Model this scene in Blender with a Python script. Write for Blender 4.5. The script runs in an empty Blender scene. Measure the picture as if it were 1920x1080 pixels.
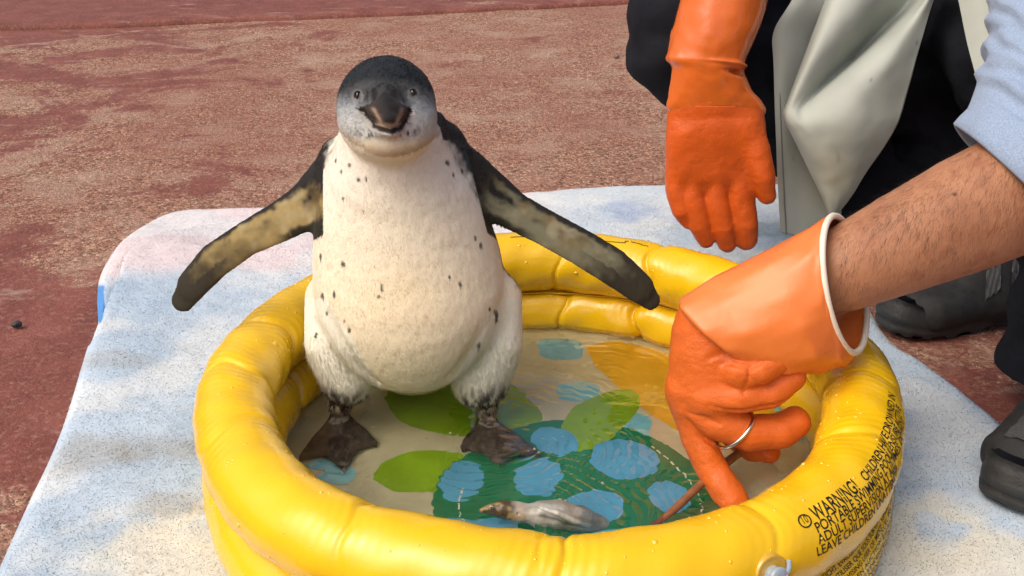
import bpy, math, random
import numpy as np
from mathutils import Vector

# ------------------------------------------------------------------ camera, sky, sun, exposure
SC = bpy.context.scene
COL = SC.collection
CAM_D, CAM_H, CAM_P, CAM_F = 0.8977, 0.6071, 0.42522, 2000.0
cam_data = bpy.data.cameras.new('camera')
cam_data.sensor_width = 36.0
cam_data.lens = CAM_F * 36.0 / 1920.0
cam_data.clip_start = 0.02
cam_data.clip_end = 500.0
cam = bpy.data.objects.new('camera', cam_data)
cam.location = (0, -CAM_D, CAM_H)
cam.rotation_euler = (math.pi / 2 - CAM_P, 0, 0)
COL.objects.link(cam)
SC.camera = cam

SUN_EL, SUN_AZ = math.radians(52), math.radians(-52)      # azimuth from the -Y side towards -X
sun_dir = Vector((math.sin(SUN_AZ) * math.cos(SUN_EL), -math.cos(SUN_AZ) * math.cos(SUN_EL), math.sin(SUN_EL)))
world = bpy.data.worlds.new('World')
SC.world = world
world.use_nodes = True
wn = world.node_tree
sky = wn.nodes.new('ShaderNodeTexSky')
sky.sky_type = 'NISHITA'
sky.sun_disc = False
sky.sun_elevation = SUN_EL
sky.sun_rotation = math.atan2(sun_dir.x, sun_dir.y)
sky.air_density = 0.8
sky.dust_density = 8.0
sky.ozone_density = 0.3
wn.links.new(sky.outputs[0], wn.nodes['Background'].inputs[0])
wn.nodes['Background'].inputs[1].default_value = 0.15
sun_data = bpy.data.lights.new('sun', 'SUN')
sun_data.energy = 0.85
sun_data.angle = math.radians(65)
sun_data.color = (1.0, 0.97, 0.93)
sun = bpy.data.objects.new('sun', sun_data)
sun.rotation_euler = sun_dir.to_track_quat('Z', 'Y').to_euler()
sun.location = sun_dir * 5
COL.objects.link(sun)
SC.view_settings.view_transform = 'Standard'
SC.view_settings.look = 'None'
SC.view_settings.exposure = 0.13
SC.view_settings.gamma = 1.0
SC.cycles.max_bounces = 10
SC.cycles.transmission_bounces = 8
SC.cycles.use_denoising = True

# ------------------------------------------------------------------ helpers
rng = np.random.default_rng(7)
random.seed(7)
CP, SP = math.cos(CAM_P), math.sin(CAM_P)

def ray(px, py):
    a = (px - 960) / CAM_F
    b = (540 - py) / CAM_F
    return np.array([a, CP + b * SP, -SP + b * CP])

def at(px, py, Y):
    """image pixel cast along its camera ray onto the chosen depth plane Y (metres)"""
    d = ray(px, py)
    return np.array([0, -CAM_D, CAM_H]) + d * ((Y + CAM_D) / d[1])

def at_z(px, py, Z=0.0):
    d = ray(px, py)
    return np.array([0, -CAM_D, CAM_H]) + d * ((Z - CAM_H) / d[2])

def to_px(P):
    y = P[:, 1] + CAM_D
    z = P[:, 2] - CAM_H
    dep = y * CP - z * SP
    return 960 + CAM_F * P[:, 0] / dep, 540 - CAM_F * (y * SP + z * CP) / dep

def srgb(r, g, b):
    f = lambda c: ((c / 255 + 0.055) / 1.055) ** 2.4 if c > 10 else c / 255 / 12.92
    return np.array([f(r), f(g), f(b)])

def vnoise(P, scale, seed=0):
    """smooth value noise, 0..1"""
    q = np.asarray(P, float) * scale + seed * 17.31
    i = np.floor(q).astype(np.int64)
    f = q - i
    f = f * f * (3 - 2 * f)
    def h(a, b, c):
        n = (a * 73856093) ^ (b * 19349663) ^ (c * 83492791) ^ (seed * 2654435)
        n = (n ^ (n >> 13)) * 1274126177
        n = n & 0x7fffffff
        n = ((n ^ (n >> 16)) * 2246822519) & 0x7fffffff
        return n / 0x7fffffff
    o = 0
    for dx in (0, 1):
        for dy in (0, 1):
            for dz in (0, 1):
                w = (f[:, 0] if dx else 1 - f[:, 0]) * (f[:, 1] if dy else 1 - f[:, 1]) * (f[:, 2] if dz else 1 - f[:, 2])
                o = o + w * h(i[:, 0] + dx, i[:, 1] + dy, i[:, 2] + dz)
    return o

def fbm(P, scale, oct=3, seed=0):
    o, a, t = 0, 1.0, 0
    for k in range(oct):
        o = o + a * vnoise(P, scale * 2 ** k, seed + k)
        t += a
        a *= 0.5
    return o / t

def sstep(a, b, x):
    t = np.clip((x - a) / (b - a), 0, 1)
    return t * t * (3 - 2 * t)

def mix(a, b, t):
    t = np.asarray(t)
    return a * (1 - t[..., None]) + b * t[..., None]

def tag(o, label=None, cat=None, group=None, kind=None):
    if label: o['label'] = label
    if cat: o['category'] = cat
    if group: o['group'] = group
    if kind: o['kind'] = kind
    return o

def empty(name, loc):
    o = bpy.data.objects.new(name, None)
    o.location = loc
    o.empty_display_size = 0.05
    COL.objects.link(o)
    return o

def mesh_obj(name, V, F, mat, parent=None, cols=None, smooth=True, normals=None):
    """V (n,3) world coordinates; F (m,k) integer array or a list of index lists"""
    V = np.asarray(V, np.float32)
    me = bpy.data.meshes.new(name)
    if isinstance(F, np.ndarray):
        m, k = F.shape
        me.vertices.add(len(V))
        me.vertices.foreach_set('co', V.ravel())
        me.loops.add(m * k)
        me.loops.foreach_set('vertex_index', F.astype(np.int32).ravel())
        me.polygons.add(m)
        me.polygons.foreach_set('loop_start', np.arange(0, m * k, k, dtype=np.int32))
        me.polygons.foreach_set('loop_total', np.full(m, k, np.int32))
        me.update(calc_edges=True)
    else:
        me.from_pydata([tuple(v) for v in V.tolist()], [], F)
        me.update()
    if smooth:
        me.polygons.foreach_set('use_smooth', np.ones(len(me.polygons), bool))
    if cols is not None:
        a = me.attributes.new('Col', 'FLOAT_COLOR', 'POINT')
        c = np.ones((len(V), 4), np.float32)
        c[:, :3] = cols
        a.data.foreach_set('color', c.ravel())
    if normals is not None:
        me.normals_split_custom_set_from_vertices(normals.tolist())
    me.materials.append(mat)
    o = bpy.data.objects.new(name, me)
    COL.objects.link(o)
    if parent is not None:
        o.parent = parent
        p = parent
        off = Vector((0, 0, 0))
        while p is not None:
            off -= p.location
            p = p.parent
        o.location = off
    return o

def grid_faces(nu, nv, wrap_u=False, wrap_v=False):
    iu = np.arange(nu if wrap_u else nu - 1)
    iv = np.arange(nv if wrap_v else nv - 1)
    I, J = np.meshgrid(iu, iv, indexing='ij')
    I2, J2 = (I + 1) % nu, (J + 1) % nv
    return np.stack([I * nv + J, I2 * nv + J, I2 * nv + J2, I * nv + J2], -1).reshape(-1, 4)

def catmull(P, n):
    """resample rows of control points along axis 0 to n samples"""
    P = np.asarray(P, float)
    m = len(P)
    t = np.linspace(0, m - 1, n)
    i = np.clip(np.floor(t).astype(int), 0, m - 2)
    f = (t - i).reshape((-1,) + (1,) * (P.ndim - 1))
    p0 = P[np.maximum(i - 1, 0)]
    p1 = P[i]
    p2 = P[i + 1]
    p3 = P[np.minimum(i + 2, m - 1)]
    return 0.5 * ((2 * p1) + (p2 - p0) * f + (2 * p0 - 5 * p1 + 4 * p2 - p3) * f ** 2 + (3 * p1 - p0 - 3 * p2 + p3) * f ** 3)

def tube(pts, rad, seg=16, n=None, caps=True):
    """swept tube along control points; rad scalar or per-point"""
    pts = np.asarray(pts, float)
    rad = np.full(len(pts), rad) if np.isscalar(rad) else np.asarray(rad, float)
    if n:
        rad = catmull(rad[:, None], n)[:, 0]
        pts = catmull(pts, n)
    T = np.gradient(pts, axis=0)
    T /= np.linalg.norm(T, axis=1)[:, None]
    ref = np.array([0.0, 0.0, 1.0]) if abs(T[0][2]) < 0.9 else np.array([1.0, 0, 0])
    A = np.cross(T, ref)
    A /= np.linalg.norm(A, axis=1)[:, None]
    B = np.cross(T, A)
    a = np.linspace(0, 2 * np.pi, seg, endpoint=False)
    V = pts[:, None, :] + rad[:, None, None] * (A[:, None, :] * np.cos(a)[None, :, None] + B[:, None, :] * np.sin(a)[None, :, None])
    F = grid_faces(len(pts), seg, False, True)[:, ::-1].tolist()
    if caps:
        F.append(list(range(seg)))
        F.append([(len(pts) - 1) * seg + k for k in range(seg)][::-1])
    return V.reshape(-1, 3), F

class Field:
    """smooth-blended solid sampled on a grid, turned into one continuous surface"""
    def __init__(s, lo, hi, h):
        s.lo = np.asarray(lo, float)
        s.h = h
        s.n = np.ceil((np.asarray(hi) - s.lo) / h).astype(int) + 1
        s.F = np.full(s.n, 0.05, np.float32)
        s.ax = [s.lo[k] + h * np.arange(s.n[k]) for k in range(3)]
    def sub(s, lo, hi):
        a = np.clip(np.floor((np.asarray(lo) - s.lo) / s.h).astype(int), 0, s.n)
        b = np.clip(np.ceil((np.asarray(hi) - s.lo) / s.h).astype(int) + 1, 0, s.n)
        sl = tuple(slice(a[k], b[k]) for k in range(3))
        return sl, s.ax[0][sl[0]][:, None, None], s.ax[1][sl[1]][None, :, None], s.ax[2][sl[2]][None, None, :]
    def put(s, sl, d, k, cut=False):
        f = s.F[sl]
        if f.size == 0: return
        if cut:
            d = -d
            h = np.clip(0.5 + 0.5 * (d - f) / k, 0, 1)
            s.F[sl] = f + (d - f) * h + k * h * (1 - h)
        else:
            h = np.clip(0.5 + 0.5 * (f - d) / k, 0, 1)
            s.F[sl] = f + (d - f) * h - k * h * (1 - h)
    def cone(s, a, b, ra, rb, k=0.008, flat=None, sc=1.0, cut=False, m=None):
        a = np.asarray(a, float); b = np.asarray(b, float)
        M = max(ra, rb) + 3 * k + 0.006
        sl, X, Y, Z = s.sub(np.minimum(a, b) - M, np.maximum(a, b) + M)
        ba = b - a
        L = max(ba @ ba, 1e-12)
        t = np.clip(((X - a[0]) * ba[0] + (Y - a[1]) * ba[1] + (Z - a[2]) * ba[2]) / L, 0, 1)
        vx, vy, vz = X - a[0] - t * ba[0], Y - a[1] - t * ba[1], Z - a[2] - t * ba[2]
        q = vx * vx + vy * vy + vz * vz
        if flat is not None:
            nn = np.asarray(flat, float); nn = nn / np.linalg.norm(nn)
            dn = vx * nn[0] + vy * nn[1] + vz * nn[2]
            q = q + dn * dn * (sc * sc - 1)
        s.put(sl, np.sqrt(q) - (ra + (rb - ra) * t), k, cut)
    def chain(s, pts, rads, k=0.006, **kw):
        """one limb through the points: joints stay smooth, only the whole limb is blended in"""
        cut = kw.pop('cut', False); flat = kw.pop('flat', None); sc = kw.pop('sc', 1.0)
        P = np.array(pts, float); M = max(rads) + 3 * k + 0.006
        sl, X, Y, Z = s.sub(P.min(0) - M, P.max(0) + M)
        best = None
        for i in range(len(P) - 1):
            a, ba = P[i], P[i + 1] - P[i]
            t = np.clip(((X - a[0]) * ba[0] + (Y - a[1]) * ba[1] + (Z - a[2]) * ba[2]) / max(ba @ ba, 1e-12), 0, 1)
            vx, vy, vz = X - a[0] - t * ba[0], Y - a[1] - t * ba[1], Z - a[2] - t * ba[2]
            q = vx * vx + vy * vy + vz * vz
            if flat is not None:
                nn = np.asarray(flat, float); nn = nn / np.linalg.norm(nn)
                q = q + (vx * nn[0] + vy * nn[1] + vz * nn[2]) ** 2 * (sc * sc - 1)
            d = np.sqrt(q) - (rads[i] + (rads[i + 1] - rads[i]) * t)
            best = d if best is None else np.minimum(best, d)
        s.put(sl, best, k, cut)
    def ell(s, c, r, k=0.008, cut=False, rot=None):
        c = np.asarray(c, float); r = np.asarray(r, float)
        M = r.max() + 3 * k + 0.006
        sl, X, Y, Z = s.sub(c - M, c + M)
        x, y, z = X - c[0], Y - c[1], Z - c[2]
        if rot is not None:
            R = np.asarray(rot)
            x, y, z = (R[0, 0] * x + R[0, 1] * y + R[0, 2] * z, R[1, 0] * x + R[1, 1] * y + R[1, 2] * z, R[2, 0] * x + R[2, 1] * y + R[2, 2] * z)
        k0 = np.sqrt((x / r[0]) ** 2 + (y / r[1]) ** 2 + (z / r[2]) ** 2)
        k1 = np.sqrt((x / r[0] ** 2) ** 2 + (y / r[1] ** 2) ** 2 + (z / r[2] ** 2) ** 2) + 1e-9
        s.put(sl, k0 * (k0 - 1) / k1, k, cut)
    def mesh(s, smooth=1):
        F = s.F
        S = F < 0
        nx, ny, nz = F.shape
        cnt = np.zeros((nx - 1, ny - 1, nz - 1), np.int8)
        offs = [(i, j, k) for i in (0, 1) for j in (0, 1) for k in (0, 1)]
        for (i, j, k) in offs:
            cnt += S[i:nx - 1 + i, j:ny - 1 + j, k:nz - 1 + k]
        ci, cj, ck = np.nonzero((cnt > 0) & (cnt < 8))
        vid = np.full(cnt.shape, -1, np.int32)
        vid[ci, cj, ck] = np.arange(len(ci))
        acc = np.zeros((len(ci), 3)); num = np.zeros(len(ci))
        for ax in range(3):
            for u in (0, 1):
                for v in (0, 1):
                    o = [0, 0, 0]
                    o[(ax + 1) % 3] = u; o[(ax + 2) % 3] = v
                    e = list(o); e[ax] = 1
                    A = F[ci + o[0], cj + o[1], ck + o[2]].astype(float)
                    B = F[ci + e[0], cj + e[1], ck + e[2]].astype(float)
                    c = (A < 0) != (B < 0)
                    t = np.where(c, A / np.where(c, A - B, 1), 0)
                    p = np.tile(np.array(o, float), (len(ci), 1))
                    p[:, ax] = t
                    acc += p * c[:, None]
                    num += c
        V = (np.stack([ci, cj, ck], 1) + acc / num[:, None]) * s.h + s.lo
        Q = []
        for ax in range(3):
            a, b = (ax + 1) % 3, (ax + 2) % 3
            s0 = [slice(1, -1)] * 3; s1 = [slice(1, -1)] * 3
            s0[ax] = slice(0, -1); s1[ax] = slice(1, None)
            A = S[tuple(s0)]; B = S[tuple(s1)]
            i3 = list(np.nonzero(A != B))
            fl = A[tuple(i3)]
            base = [i3[0].copy(), i3[1].copy(), i3[2].copy()]
            base[a] = base[a] + 1; base[b] = base[b] + 1
            def cell(da, db):
                q = [base[0], base[1], base[2]]
                q[a] = base[a] + da; q[b] = base[b] + db
                return vid[q[0], q[1], q[2]]
            q = np.stack([cell(-1, -1), cell(0, -1), cell(0, 0), cell(-1, 0)], 1)
            q[~fl] = q[~fl][:, ::-1]
            Q.append(q)
        Q = np.concatenate(Q)
        Q = Q[(Q >= 0).all(1)]
        for _ in range(smooth):
            V = lap(V, Q, 0.5)
        return V, Q

def lap(V, Q, w):
    n = len(V)
    a = Q.ravel(); b = np.roll(Q, -1, 1).ravel()
    i = np.concatenate([a, b]); j = np.concatenate([b, a])
    c = np.bincount(i, minlength=n).astype(float)
    S = np.stack([np.bincount(i, V[j, k], n) for k in range(3)], 1)
    return V + w * (S / np.maximum(c, 1)[:, None] - V)

def vnormals(V, Q):
    n = np.cross(V[Q[:, 2]] - V[Q[:, 0]], V[Q[:, 3 if Q.shape[1] > 3 else 1]] - V[Q[:, 1 if Q.shape[1] > 3 else 2]])
    N = np.zeros_like(V)
    for k in range(Q.shape[1]):
        for c in range(3):
            N[:, c] += np.bincount(Q[:, k], n[:, c], len(V))
    return N / (np.linalg.norm(N, axis=1)[:, None] + 1e-12)

def scatter(V, Q, count, weight=None):
    """area-weighted random points: returns positions, face index, barycentric owner vertex"""
    a = np.linalg.norm(np.cross(V[Q[:, 1]] - V[Q[:, 0]], V[Q[:, 2]] - V[Q[:, 0]]), axis=1)
    if weight is not None: a = a * weight[Q[:, 0]]
    c = np.cumsum(a); c /= c[-1]
    f = np.searchsorted(c, rng.random(count))
    u, v = rng.random(count)[:, None], rng.random(count)[:, None]
    q = Q[f]
    if Q.shape[1] == 4:
        P = V[q[:, 0]] * (1 - u) * (1 - v) + V[q[:, 1]] * u * (1 - v) + V[q[:, 2]] * u * v + V[q[:, 3]] * (1 - u) * v
    else:
        su = np.sqrt(u)
        P = V[q[:, 0]] * (1 - su) + V[q[:, 1]] * su * (1 - v) + V[q[:, 2]] * su * v
    return P, q[:, 0]

def blades(P, D, N, length, width, bend=None, up=None):
    """thin tapered triangles (one per hair); D direction of growth, N surface normal"""
    n = len(P)
    side = np.cross(D, N)
    side /= np.linalg.norm(side, axis=1)[:, None] + 1e-9
    w = np.broadcast_to(np.asarray(width), (n,))[:, None]
    L = np.broadcast_to(np.asarray(length), (n,))[:, None]
    if bend is None:
        if up is not None:                       # turn every blade's face outwards
            g_ = np.cross(2 * side * w, D * L + side * w)
            side = np.where(((g_ * up).sum(1) < 0)[:, None], -side, side)
        V = np.stack([P - side * w, P + side * w, P + D * L], 1).reshape(-1, 3)
        F = np.arange(3 * n).reshape(-1, 3)
        return V, F, 3
    mid = P + D * L * 0.55
    tip = P + D * L + bend * L
    V = np.stack([P - side * w, P + side * w, mid + side * w * .7, mid - side * w * .7, tip], 1).reshape(-1, 3)
    b = np.arange(n)[:, None] * 5
    F = np.concatenate([b + [0, 1, 2], b + [0, 2, 3], b + [3, 2, 4]])
    return V, F, 5

# ------------------------------------------------------------------ materials
def soft_fibre(m, amount=0.5):
    """fibres pass light through: blend in a translucent share of the same colour"""
    t = m.node_tree
    b = t.nodes['Principled BSDF']
    tr = t.nodes.new('ShaderNodeBsdfTranslucent')
    if b.inputs['Base Color'].is_linked:
        t.links.new(b.inputs['Base Color'].links[0].from_socket, tr.inputs['Color'])
    mx = t.nodes.new('ShaderNodeMixShader')
    mx.inputs[0].default_value = amount
    t.links.new(b.outputs[0], mx.inputs[1])
    t.links.new(tr.outputs[0], mx.inputs[2])
    t.links.new(mx.outputs[0], t.nodes['Material Output'].inputs['Surface'])
    return m

def mat(name, base=(0.5, 0.5, 0.5), rough=0.5, attr=False, spec=0.5, noise=None, bump=None, coat=0.0, sss=0.0,
        sheen=0.0, metal=0.0, rough_noise=None, bump2=None, trans=0.0, ior=1.45, coat_rough=0.1):
    """noise=(scale, amount, detail); bump=(scale, strength, distance)"""
    m = bpy.data.materials.new(name)
    m.use_nodes = True
    t = m.node_tree
    b = t.nodes['Principled BSDF']
    b.inputs['Roughness'].default_value = rough
    b.inputs['Specular IOR Level'].default_value = spec
    b.inputs['Coat Weight'].default_value = coat
    b.inputs['Coat Roughness'].default_value = coat_rough
    b.inputs['Metallic'].default_value = metal
    b.inputs['Sheen Weight'].default_value = sheen
    b.inputs['Transmission Weight'].default_value = trans
    b.inputs['IOR'].default_value = ior
    if sss:
        b.inputs['Subsurface Weight'].default_value = sss
        b.inputs['Subsurface Radius'].default_value = (0.01, 0.005, 0.002)
        b.inputs['Subsurface Scale'].default_value = 0.5
    tc = t.nodes.new('ShaderNodeTexCoord')
    if attr:
        at_ = t.nodes.new('ShaderNodeAttribute')
        at_.attribute_name = 'Col'
        src = at_.outputs['Color']
    else:
        rgb = t.nodes.new('ShaderNodeRGB')
        rgb.outputs[0].default_value = (*base, 1)
        src = rgb.outputs[0]
    if noise:
        n = t.nodes.new('ShaderNodeTexNoise')
        n.inputs['Scale'].default_value = noise[0]
        n.inputs['Detail'].default_value = noise[2] if len(noise) > 2 else 4
        t.links.new(tc.outputs['Object'], n.inputs['Vector'])
        mr = t.nodes.new('ShaderNodeMapRange')
        mr.inputs['From Min'].default_value = 0.25
        mr.inputs['From Max'].default_value = 0.75
        mr.inputs['To Min'].default_value = 1 - noise[1]
        mr.inputs['To Max'].default_value = 1 + noise[1]
        t.links.new(n.outputs[0], mr.inputs['Value'])
        mx = t.nodes.new('ShaderNodeVectorMath')
        mx.operation = 'SCALE'
        t.links.new(src, mx.inputs[0])
        t.links.new(mr.outputs[0], mx.inputs['Scale'])
        src = mx.outputs[0]
    t.links.new(src, b.inputs['Base Color'])
    prev = None
    for bp in (bump, bump2):
        if not bp: continue
        n = t.nodes.new('ShaderNodeTexNoise')
        n.inputs['Scale'].default_value = bp[0]
        n.inputs['Detail'].default_value = 3
        t.links.new(tc.outputs['Object'], n.inputs['Vector'])
        bn = t.nodes.new('ShaderNodeBump')
        bn.inputs['Strength'].default_value = bp[1]
        bn.inputs['Distance'].default_value = bp[2]
        t.links.new(n.outputs[0], bn.inputs['Height'])
        if prev: t.links.new(prev, bn.inputs['Normal'])
        prev = bn.outputs[0]
        t.links.new(prev, b.inputs['Normal'])
    if rough_noise:
        n = t.nodes.new('ShaderNodeTexNoise')
        n.inputs['Scale'].default_value = rough_noise[0]
        t.links.new(tc.outputs['Object'], n.inputs['Vector'])
        mr = t.nodes.new('ShaderNodeMapRange')
        mr.inputs['From Min'].default_value = 0.3
        mr.inputs['From Max'].default_value = 0.7
        mr.inputs['To Min'].default_value = rough_noise[1]
        mr.inputs['To Max'].default_value = rough_noise[2]
        t.links.new(n.outputs[0], mr.inputs['Value'])
        t.links.new(mr.outputs[0], b.inputs['Roughness'])
    return m

# ------------------------------------------------------------------ ground
def ground_material(name, red_bias):
    m = bpy.data.materials.new(name)
    m.use_nodes = True
    t = m.node_tree
    N = t.nodes
    L = t.links.new
    b = N['Principled BSDF']
    tc = N.new('ShaderNodeTexCoord')
    def noise(scale, detail=4, rough=0.5, stretch=None, dist=0.0):
        n = N.new('ShaderNodeTexNoise')
        n.inputs['Scale'].default_value = scale
        n.inputs['Detail'].default_value = detail
        n.inputs['Roughness'].default_value = rough
        n.inputs['Distortion'].default_value = dist
        if stretch:
            mp = N.new('ShaderNodeMapping')
            mp.inputs['Scale'].default_value = stretch
            L(tc.outputs['Object'], mp.inputs[0])
            L(mp.outputs[0], n.inputs['Vector'])
        else:
            L(tc.outputs['Object'], n.inputs['Vector'])
        return n.outputs[0]
    def rng_(v, a, c, lo=0.0, hi=1.0):
        r = N.new('ShaderNodeMapRange')
        r.inputs['From Min'].default_value = a
        r.inputs['From Max'].default_value = c
        r.inputs['To Min'].default_value = lo
        r.inputs['To Max'].default_value = hi
        L(v, r.inputs['Value'])
        return r.outputs[0]
    def math_(op, a, c):
        n = N.new('ShaderNodeMath')
        n.operation = op
        for k, v in enumerate((a, c)):
            if isinstance(v, (int, float)): n.inputs[k].default_value = v
            else: L(v, n.inputs[k])
        return n.outputs[0]
    def mixc(f, a, c):
        n = N.new('ShaderNodeMix')
        n.data_type = 'RGBA'
        if isinstance(f, (int, float)): n.inputs[0].default_value = f
        else: L(f, n.inputs[0])
        for k, v in ((6, a), (7, c)):
            if isinstance(v, tuple): n.inputs[k].default_value = (*v, 1)
            else: L(v, n.inputs[k])
        return n.outputs[2]
    # exposed grit: grains of several sizes
    vo = N.new('ShaderNodeTexVoronoi')
    vo.inputs['Scale'].default_value = 230
    wn_ = N.new('ShaderNodeTexNoise')
    wn_.inputs['Scale'].default_value = 210
    wn_.inputs['Detail'].default_value = 3
    L(tc.outputs['Object'], wn_.inputs['Vector'])
    wa = N.new('ShaderNodeVectorMath')
    wa.operation = 'MULTIPLY_ADD'
    wa.inputs[1].default_value = (0.012, 0.012, 0.012)
    L(wn_.outputs['Color'], wa.inputs[0])
    L(tc.outputs['Object'], wa.inputs[2])
    L(wa.outputs[0], vo.inputs['Vector'])
    ramp = N.new('ShaderNodeValToRGB')
    e = ramp.color_ramp.elements
    e[0].position = 0.0; e[0].color = (0.07, 0.038, 0.028, 1)
    e[1].position = 1.0; e[1].color = (0.62, 0.44, 0.32, 1)
    for p, c in ((0.25, (0.21, 0.108, 0.07, 1)), (0.55, (0.34, 0.168, 0.112, 1)), (0.8, (0.44, 0.25, 0.17, 1))):
        k = ramp.color_ramp.elements.new(p); k.color = c
    sep = N.new('ShaderNodeSeparateColor')
    L(vo.outputs['Color'], sep.inputs[0])
    L(sep.outputs[0], ramp.inputs[0])
    grit = mixc(rng_(noise(420, 2), 0.45, 0.75, 0, 0.7), ramp.outputs[0], (0.26, 0.12, 0.08))
    big = noise(7, 5, 0.6)
    grit = mixc(rng_(big, 0.48, 0.66, 0, 0.6), grit, (0.45, 0.32, 0.24))
    grit = mixc(rng_(noise(2.2, 4, 0.6), 0.42, 0.62, 0, 0.5), grit, (0.27, 0.105, 0.075))
    # worn red paint
    sepx = N.new('ShaderNodeSeparateXYZ')
    L(tc.outputs['Object'], sepx.inputs[0])
    side = rng_(sepx.outputs[0], -0.35, -1.1, -0.02, 0.13)
    near = rng_(sepx.outputs[1], 0.8, 0.2, -0.03, 0.15)
    p = math_('ADD', noise(3.2, 8, 0.68, (1, 1.15, 1), 0.5), math_('ADD', side, near))
    p = math_('ADD', p, red_bias)
    p = math_('ADD', p, rng_(noise(90, 3, 0.7), 0.2, 0.8, -0.07, 0.07))
    pm = rng_(p, 0.548, 0.60, 0, 0.9)
    paint = mixc(rng_(noise(14, 6, 0.65), 0.35, 0.65), (0.135, 0.036, 0.028), (0.22, 0.066, 0.05))
    paint = mixc(rng_(noise(130, 4, 0.65), 0.53, 0.68, 0, 0.65), paint, (0.34, 0.17, 0.13))
    col = mixc(pm, grit, paint)
    # pale mineral scuffs
    sc = rng_(noise(9, 7, 0.72, (0.7, 2.2, 1)), 0.58, 0.70, 0, 0.6)
    col = mixc(sc, col, (0.43, 0.31, 0.25))
    L(col, b.inputs['Base Color'])
    L(rng_(pm, 0, 1, 0.9, 0.62), b.inputs['Roughness'])
    b.inputs['Specular IOR Level'].default_value = 0.3
    h = math_('ADD', math_('MULTIPLY', vo.outputs['Distance'], -0.9), math_('MULTIPLY', noise(150, 4, 0.6), 1.2))
    h = math_('MULTIPLY', h, rng_(pm, 0, 1, 1.0, 0.35))
    bn = N.new('ShaderNodeBump')
    bn.inputs['Strength'].default_value = 1.0
    bn.inputs['Distance'].default_value = 0.0022
    L(h, bn.inputs['Height'])
    L(bn.outputs[0], b.inputs['Normal'])
    return m

M_ground = ground_material('worn_red_concrete', 0.0)
M_border = ground_material('red_painted_border', 0.20)
# near part finely meshed with gentle unevenness, one sheet out to the horizon
xs = np.concatenate([[-60, -20, -8, -4], np.linspace(-3, 3, 241), [4, 8, 20, 60]])
ys = np.concatenate([[-60, -20, -8, -3], np.linspace(-1.5, 4.5, 241), [6, 9, 20, 60]])
GX, GY = np.meshgrid(xs, ys, indexing='ij')
GP = np.stack([GX, GY, 0 * GX], -1).reshape(-1, 3)
inner = (np.abs(GP[:, 0]) < 3) & (GP[:, 1] > -1.4) & (GP[:, 1] < 4.4)
GP[:, 2] = np.where(inner, (fbm(GP, 3, 3, 3) - 0.5) * 0.008 + (fbm(GP, 22, 2, 5) - 0.5) * 0.003, 0) - 0.002
g = mesh_obj('ground', GP, grid_faces(len(xs), len(ys)), M_ground)
tag(g, kind='structure')

# painted border slab beyond the yard: its worn lip runs across the top of the picture
lip = np.array([at_z(*p, 0.004)[:2] for p in ((-300, 62), (0, 53), (240, 46), (470, 37), (720, 28), (960, 17), (1200, 3), (1500, -14))])
n = 160
lipc = catmull(lip, n)
lipc += (vnoise(np.c_[lipc * 9, np.zeros(n)], 1, 4)[:, None] - 0.5) * 0.018 * np.array([0, 1])
rows = []
for k, (dy, z) in enumerate(((0, -0.004), (0.002, 0.006), (0.008, 0.011), (0.03, 0.0125), (0.2, 0.0115), (0.6, 0.012), (6, 0.012))):
    rows.append(np.c_[lipc[:, 0], lipc[:, 1] + dy, np.full(n, z) + (0.002 * vnoise(np.c_[lipc * 30, np.zeros(n)], 1, 9) if z > 0 else 0)])
BV = np.stack(rows, 1).reshape(-1, 3)
o = mesh_obj('pavement', BV, grid_faces(n, len(rows)), M_border)
tag(o, kind='structure')
# hairline cracks with pale worn edges in front of the slab
M_pale = mat('pale_worn_concrete', (0.33, 0.19, 0.145), 0.9, noise=(60, 0.4), bump=(200, 0.5, 0.002))
def ragged_strip(name, pix, wid, seed, parent):
    c = catmull(np.array([at_z(px, py, 0)[:2] for px, py in pix]), 90)
    T = np.gradient(c, axis=0); T /= np.linalg.norm(T, axis=1)[:, None]
    nn = np.c_[-T[:, 1], T[:, 0]]
    a = vnoise(np.c_[c * 60, np.zeros(90)], 1, seed)
    w = wid * np.clip(a * 1.7 - 0.25, 0.05, 1)
    c = c + nn * ((vnoise(np.c_[c * 25, np.zeros(90)], 1, seed + 1) - 0.5) * 0.02)[:, None]
    V = np.stack([np.c_[c - nn * w[:, None], np.full(90, 0.0045)], np.c_[c, np.full(90, 0.0068)], np.c_[c + nn * w[:, None], np.full(90, 0.0045)]], 1).reshape(-1, 3)
    return mesh_obj(name, V, grid_faces(90, 3), M_pale, parent)
ragged_strip('worn_ridge', [(-40, 96), (60, 86), (160, 74), (270, 60)], 0.0035, 3, g)

# loose bits lying on the yard
def pebble(name, px, py, r, colr, label, seed):
    c = at_z(px, py, 0.0) + np.array([0, 0, r * 0.55])
    f = Field(c - 2 * r, c + 2 * r, r / 6)
    f.ell(c, (r, r * 0.8, r * 0.65), r * 0.3)
    f.ell(c + np.array([r * 0.4, 0.1 * r, 0.2 * r]), (r * 0.6, r * 0.5, r * 0.4), r * 0.3)
    V, Q = f.mesh(1)
    V = V + (V - c) * ((vnoise(V, 1.5 / r, seed) - 0.5) * 0.5)[:, None]
    o = mesh_obj(name, V, Q, mat(name + '_stone', colr, 0.7, noise=(300, 0.3), bump=(500, 0.4, 0.001)))
    return tag(o, label, 'pebble')
pebble('pebble', 31, 613, 0.0065, (0.035, 0.038, 0.042), 'dark grey pebble on the red concrete left of the towel', 2)
pebble('pebble', 1155, 109, 0.0075, (0.17, 0.12, 0.10), 'small brown stone chip on the concrete behind the pool', 5)

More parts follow.
